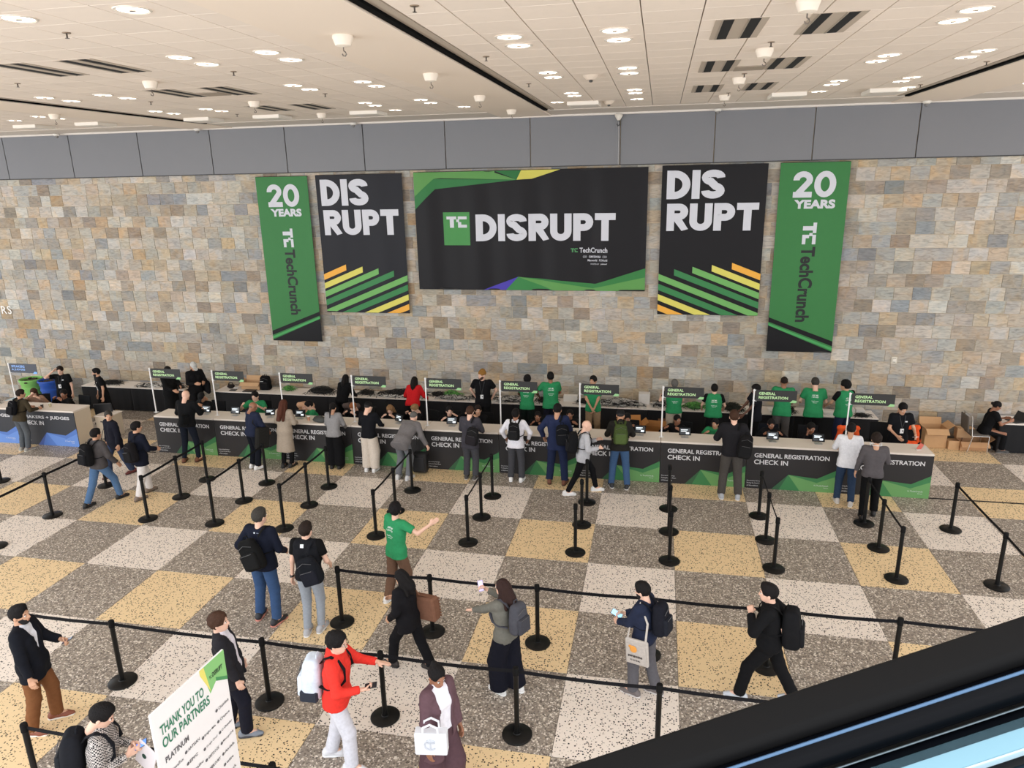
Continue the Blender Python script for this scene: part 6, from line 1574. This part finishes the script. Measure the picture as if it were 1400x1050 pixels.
P = person('seated woman in black jacket at the ninth counter, facing the viewer', 2.2, 4.95, 178, 1.66, 'brown', ('bun', 'black'), ('jacket', (26, 26, 30), (30, 30, 34), 'closed'), ('trousers', BK), nf, sit=True, fem=True, lean=4, hp=12, rh=(.2, .34, 1.04), lh=(-.2, .34, 1.04), res=R1)
office_chair(2.22, 5.08, 180, 'wide dark chair under the seated woman at the ninth counter', (30, 34, 44), .98)
P = person('volunteer in green tee and grey trousers with shaved head, back turned', 2.66, 6.35, 8, 1.88, 'brown', ('buzz', 'dark'), ('tee', GT), ('trousers', (84, 80, 78)), nf, lean=10, lh=(-.22, .44, 1.1), rh=(.24, .44, 1.05), bulk=1.1, print_=BACKP, res=R1)
P = person('volunteer in green tee and black trousers, second from the right', 3.4, 6.38, 2, 1.87, 'light', ('short', 'greyd'), ('tee', GT), ('trousers', (24, 22, 24)), nf, lean=8, hp=22, lh=(-.24, .38, 1.08), rh=(.24, .36, 1.05), bulk=1.16, print_=BACKP, res=R1)
P = person('volunteer in green tee and navy jeans looking left, rightmost', 4.08, 6.35, -25, 1.86, 'tan', ('messy', 'black'), ('vest', GT, (26, 26, 30)), ('jeans', (36, 42, 66)), nf, hy=25, lh=(-.2, .36, 1.05), rh=(.22, .38, 1.05), print_=BACKP, bulk=1.08, res=R1)
P = person('seated man in black resting his chin on his hand', 3.02, 4.82, 175, 1.68, 'brown', ('short', 'black'), ('long', BK), ('trousers', BK), nf, sit=True, lean=8, hy=15, hp=12, rh=(.1, .2, 1.06), lh=(-.2, .34, 1.04), rpose='grip', res=R1)
office_chair(3.08, 4.98, 180, 'wide dark chair under the man resting his chin', (34, 34, 38), 1.02)
P = person('man in black tee with long lanyard standing behind the last counter', 4.92, 4.95, 172, 1.78, 'tan', ('short', 'black'), ('tee', (26, 27, 32)), ('trousers', BK), nf, hp=26, lean=3, rh=(.16, .3, 1.06), lh=(-.2, .34, 1.1), bulk=1.1, print_=CHW, res=R1)
lanyard(P, 'name badge of the man behind the last counter', -.14)
phone(P, 0, 'white phone held by the man behind the last counter', (226, 226, 228), (200, 204, 210), (0, -.4, 1))
for k, (x, y) in enumerate(((3.95, 4.95), (4.72, 5.35), (5.3, 5.2))):
    office_chair(x, y, 180 + 5 * k, ['dark mesh chair with orange vest, behind the white shirt man', 'dark mesh chair behind the man with long lanyard', 'dark mesh chair with orange vest at the last counter end'][k], bh=1.05)
    if k == 1: continue
    t = thing('safety_vest', ['orange vest draped over the chair behind the white shirt man', '', 'orange vest draped over the chair at the last counter end'][k], 'vest', (x, y, 0), math.radians(180))
    v, f = sample(lambda P_: np.maximum(field([('s', (-.2, -.28, 1.02), (.2, -.28, 1.02), .055, .055), ('s', (-.23, -.27, .7), (-.15, -.29, 1.0), .06, .06), ('s', (.23, -.27, .7), (.15, -.29, 1.0), .06, .06), ('s', (-.14, -.26, .62), (.14, -.26, .62), .08, .08)], .04)(P_) + .005 * np.sin(P_[..., 0] * 50 + P_[..., 2] * 25), -9), np.array((-.36, -.42, .5)), np.array((.36, -.14, 1.14)), .018)
    link('fabric', mesh_np('fabric', v, f, [cloth((236, 92, 44))]), t)
    for s_ in (-1, 1): MB().tube([(s_ * .16, -.36, 1.0), (s_ * .19, -.355, .72)], .02, 6, flat=.4).build('strap', cloth((34, 28, 28)), t)
P = person('seated woman in black working at a laptop on the right table', 7.52, 7.0, 92, 1.66, 'brown', ('bun', 'black'), ('tee', BK), ('trousers', BK), ((70, 68, 66), (120, 118, 116)), sit=True, fem=True, lean=16, hp=16, rh=(.14, .48, .86), lh=(-.14, .46, .86), res=R1, seat=.53, feet=[(-.1, .34, 0), (.12, .42, 0)])

# foreground
R2 = .015
P = person('heavyset man in navy sweater and blue jeans walking away', -6.33, -2.6, 4, 1.92, 'light', ('short', 'greyd'), ('long', (32, 38, 58)), ('jeans', (56, 80, 116)), ((36, 36, 42), (214, 140, 124)), feet=[(-.17, .06, -10), (.16, -.02, 14)], lean=4, hy=-14, rh=(.22, .26, 1.02), lh=(-.34, .1, .98), bulk=1.16, print_=[('#', -.03, .47, .022, .022, (220, 224, 230), 'back'), ('cisco', .03, .475, .05, .014, (180, 190, 210), 'back')], res=R2)
backpack(P, 'boxy black backpack tilted on the back of the man in navy sweater', (26, 25, 26), off=(.0, .0, -.12), roll=-24, size=(.33, .15, .46), straps='right')
P = person('man in black quilted vest over black tee and light grey jeans', -5.48, -2.72, -4, 1.84, 'light', ('short', 'dark'), ('vest', (32, 34, 40), (20, 20, 22)), ('slim', (150, 156, 164)), ((170, 170, 174), (226, 226, 226)), feet=[(-.08, -.06, -6), (.09, .04, 8)], lean=2, hy=-10, lh=(-.28, .0, .80), rh=(.24, .2, 1.0), print_=[('#', -.03, .47, .05, .05, (228, 230, 232), 'back')], res=R2)
backpack(P, 'black backpack with red zip on the right side of the quilted vest man', (30, 32, 40), off=(.12, .0, -.15), roll=-20, size=(.31, .16, .42), straps='right')
c = P['wr'][0]; t = thing('wristwatch', 'dark wristwatch on the left wrist of the quilted vest man', 'watch', tuple(c)); MB().lathe([(.034, -.012), (.036, 0), (.034, .012)], 14).build('band', M_BLKM, t, True); MB().cbox(-.018, .018, -.044, -.03, -.016, .016, .004).build('watch_face', mat((60, 60, 64), .3), t)
P = person('volunteer in green tee and brown trousers pointing to the right', -4.47, -1.72, 32, 1.76, 'light', ('messy', 'black'), ('tee', (50, 142, 92)), ('trousers', (108, 82, 66)), wf, feet=[(-.13, -.1, -10), (.12, .12, 10)], lean=3, hy=38, rh=(.56, .28, 1.46), rel=(.5, 0, -1), rpose='open', rpalm=(-.2, .8, .5), lh=(-.26, .02, .86), print_=BACKP, res=R2)
P = person('woman in black suit with long dark hair and loafers striding left', -3.72, -3.3, -72, 1.60, 'tan', ('long', 'black'), ('blazer', (32, 31, 35), (60, 60, 64), 'closed'), ('trousers', (26, 26, 30)), ((40, 34, 32), (30, 28, 28)), feet=[(-.1, .30, 0), (.1, -.30, 0)], fem=True, lean=6, hp=14, rh=(.1, .30, 1.1), lh=(-.2, .2, .92), res=R2)
t = hang_bag(P, 'right', 'large brown woven tote bag on the shoulder of the woman in black suit', (122, 86, 68), (.42, .16, .36), -.25, .24, -.16, name='tote_bag')
mb = MB()
for k in range(7): mb.box(-.2, .2, -.104, -.09, -.16 + k * .045, -.14 + k * .045)
mb.build('woven_bands', cloth((146, 108, 86)), t)
P = person('bearded man in black blazer and brown trousers at the left edge', -7.99, -5.22, 68, 1.78, 'tan', ('quiff', 'black'), ('blazer', (30, 32, 42), (226, 226, 232), 'v'), ('trousers', (120, 78, 48)), ((128, 72, 52), (226, 220, 210)), feet=[(-.14, .10, -8), (.14, -.08, 10)], lean=-3, hy=-8, hp=0, rh=(.3, .10, .88), lh=(-.16, .30, 1.12), lpose='grip', beard=True, bulk=1.06, res=R2)
phone(P, 0, 'dark phone held at the chest by the bearded man', (26, 26, 28), (60, 70, 90))
P = person('man in black and white houndstooth shirt looking at his phone', -5.78, -6.60, 62, 1.79, 'light', ('short', 'black'), ('shirt', (120, 116, 116)), ('trousers', (40, 40, 44)), nf, lean=6, hp=26, rh=(.08, .25, 1.16), lh=(-.05, .29, 1.18), rpose='grip', lpose='grip', extra=('check',), res=R2)
backpack(P, 'large black backpack on the man in houndstooth shirt', (38, 40, 46), size=(.32, .2, .48), off=(0, 0, -.04))
phone(P, 0, 'phone with blue lit screen in the hands of the houndstooth man', (60, 70, 90), (90, 130, 220), (.5, -.6, 1), emit=.8)
c = P['hands'][1][0]; t = thing('paper_bag', 'white paper folder with dark round seal under the phone of the houndstooth man', 'folder', M=Matrix.Translation(c + Vector((.10, .02, -.10))) @ Matrix.Rotation(math.radians(-15), 4, 'Z') @ Matrix.Rotation(math.radians(24), 4, 'Y'))
MB().cbox(-.13, .13, -.006, .006, -.17, .17, .003).build('folder_body', mat((226, 218, 220), .7), t); MB().lathe([(.03, 0), (.03, .002)], 18, M=Matrix.Translation((-.02, -.0085, .0)) @ Matrix.Rotation(math.pi / 2, 4, 'X')).build('round_seal', mat((40, 70, 58), .5), t)
P = person('man in dark grey blazer over white shirt behind the partner board', -5.46, -4.86, 62, 1.75, 'light', ('messy', 'brown'), ('blazer', (52, 50, 56), (226, 222, 230), 'open'), ('trousers', (34, 36, 50)), ((120, 128, 140), (60, 60, 64)), feet=[(-.1, -.1, -4), (.12, .12, 10)], lean=-7, hy=-10, beard=False, lh=(-.24, .1, .86), rh=(.24, .1, .86), res=R2)
P = person('man in red hooded jacket and white trousers holding a phone', -3.95, -5.1, 82, 1.82, 'light', ('messy', 'black'), ('hoodie', (226, 58, 48)), ('trousers', (214, 214, 222)), ((222, 222, 226), (236, 236, 238)), feet=[(-.1, -.14, -4), (.12, .16, 6)], lean=4, hy=-4, hp=6, rh=(.18, .34, 1.14), rpose='grip', rpalm=(-.3, 0, 1), lh=(-.24, .42, 1.18), lpose='open', lpalm=(.3, 0, -1), extra=('glasses',), res=R2)
phone(P, 1, 'black phone in the hand of the man in red', (26, 26, 28), (30, 30, 36), (.5, -.3, 1), emit=0)
t = backpack(P, 'white backpack with black side pocket on the man in red', (206, 216, 228), (34, 34, 38), size=(.31, .22, .50), off=(0, 0, -.1), accent=(220, 228, 238))
MB().cbox(.05, .166, -.11, .09, -.24, -.10, .02).build('side_pocket', cloth((48, 52, 62)), t)
mb = MB()
for q in range(4): mb.tube([(-.1, -.155, .08 - q * .07), (.1, -.155, .02 - q * .07)], .003, 4).tube([(.1, -.155, .08 - q * .07), (-.1, -.155, .02 - q * .07)], .003, 4)
mb.build('cord_lacing', mat((50, 54, 62), .7), t)
P = person('woman in maroon cardigan and trousers over white turtleneck', -2.64, -5.36, 118, 1.75, 'brown', ('topbun', 'black'), ('cardigan', (96, 72, 78), (232, 230, 238), 'open'), ('wide', (84, 62, 68)), nf, feet=[(-.1, .12, 0), (.1, -.12, 0)], fem=True, lean=1, hy=-12, hp=14, rh=(.27, .12, .86), lh=(-.22, .1, .9), bulk=1.08, res=R2)
c = P['hip']; W = P['W']; M = Matrix.Translation((c.x + .02, c.y - .30, 1.03)) @ Matrix.Rotation(math.radians(8), 4, 'Z')
t = thing('handbag', 'white leather handbag with embossed round monogram on the maroon woman', 'bag', M=M)
MB().cbox(-.17, .17, -.06, .06, -.14, .13, .012).build('bag_body', mat((224, 226, 232), .45), t)
mb = MB().tube([(.062 * math.cos(a), -.066, .0 + .062 * math.sin(a)) for a in [math.radians(40 + k * 28) for k in range(11)]], .008, 6); mb.box(-.04, .05, -.072, -.06, .02, .032).box(-.006, .006, -.072, -.06, -.05, .03); mb.build('monogram', mat((196, 200, 208), .45), t)
for y_ in (-.05, .05): MB().tube([(-.08, y_, .12), (-.075, y_, .2), (0, y_, .24), (.075, y_, .2), (.08, y_, .12)], .012, 8).build('handle', mat((228, 230, 236), .45), t, True)
P = person('long haired woman in grey green sweatshirt holding up a lilac phone', -2.29, -3.53, -62, 1.70, 'light', ('long', 'brown', (58, 38, 34)), ('long', (108, 106, 98)), ('wide', (28, 30, 44)), wf, feet=[(-.1, .06, 0), (.1, -.1, 0)], fem=True, lean=2, hy=4, rh=(.14, .42, 1.36), rpose='grip', lh=(-.1, .52, 1.12), lpose='open', lpalm=(.2, 1, .3), res=R2)
phone(P, 1, 'lilac phone held up by the long haired woman', (180, 160, 214), (200, 190, 226), (-.9, -.5, .8), (0, .3, 1), emit=.3)
backpack(P, 'slate grey backpack on the long haired woman', (74, 74, 80), size=(.29, .17, .44), off=(0, 0, -.02), accent=(66, 66, 72))
P = person('man in navy shirt and grey trousers reading his phone, tote on shoulder', -.46, -3.28, -68, 1.68, 'light', ('short', 'black'), ('jacket', (36, 42, 62), (40, 46, 66), 'closed'), ('trousers', (92, 90, 94)), ((108, 100, 98), (206, 200, 196)), feet=[(-.1, .14, 0), (.1, -.12, 0)], lean=4, hp=10, hy=-4, rh=(.1, .36, 1.10), lh=(-.06, .38, 1.06), rpose='grip', lpose='grip', beard=True, res=R2)
phone(P, 1, 'phone with pale blue screen read by the man in navy', (60, 60, 66), (150, 200, 230), (-.6, -.5, 1), emit=.8, sz=(.08, .16))
backpack(P, 'dark navy backpack on the man in navy shirt', (34, 36, 46), size=(.29, .18, .46))
t = hang_bag(P, 'left', 'cream canvas tote bag with orange animal print on the man in navy', (188, 180, 172), (.31, .05, .36), -.42, .27, .0, name='tote_bag')
MB().ell((-.03, -.046, .06), (.05, .004, .05), n=12).ell((-.07, -.046, .09), (.025, .004, .022), n=10).build('orange_print', mat((226, 154, 66), .7), t)
mb = MB(); add_text(mb, 'awesome', -.11, -.06, .2, .035, .03, y=-.046, res=1); add_text(mb, 'tote', -.08, -.11, .14, .025, .02, y=-.046, res=1); mb.build('print_lettering', mat((50, 44, 44), .7), t)
t.rotation_euler.z
P = person('man in black tracksuit striding left gripping his backpack strap', 1.1, -3.12, -78, 1.78, 'light', ('quiff', 'black'), ('jacket', (24, 24, 27), (24, 24, 27), 'closed'), ('trousers', (24, 24, 27)), ((188, 192, 198), (226, 228, 230)), feet=[(-.1, .33, 0), (.1, -.33, 0)], lean=4, hp=2, lh=(-.12, .24, 1.30), lpose='grip', lel=(-1, .2, -.8), rh=(.26, -.1, .92), rpose='grip', bulk=1.05, res=R2)
backpack(P, 'large black backpack on the man in black tracksuit', (28, 28, 31), size=(.32, .22, .52), off=(0, 0, -.08))
# the backpack that stands on the table by the wall
PD = dict(s=1., chest=Matrix.Translation((-11.88, 7.22, .753 + .20)) @ Matrix.Rotation(math.radians(4), 4, 'Z'), bulk=1.)
key = (.34, .2, .44)
t = backpack(PD, 'black backpack standing alone on the wall table', (22, 22, 24), off=(0, .25, 0.01), size=key, straps='none')
MB().box(-.1, .0, -.148, -.14, .07, .085).build('maker_patch', mat((200, 200, 204), .6), t)
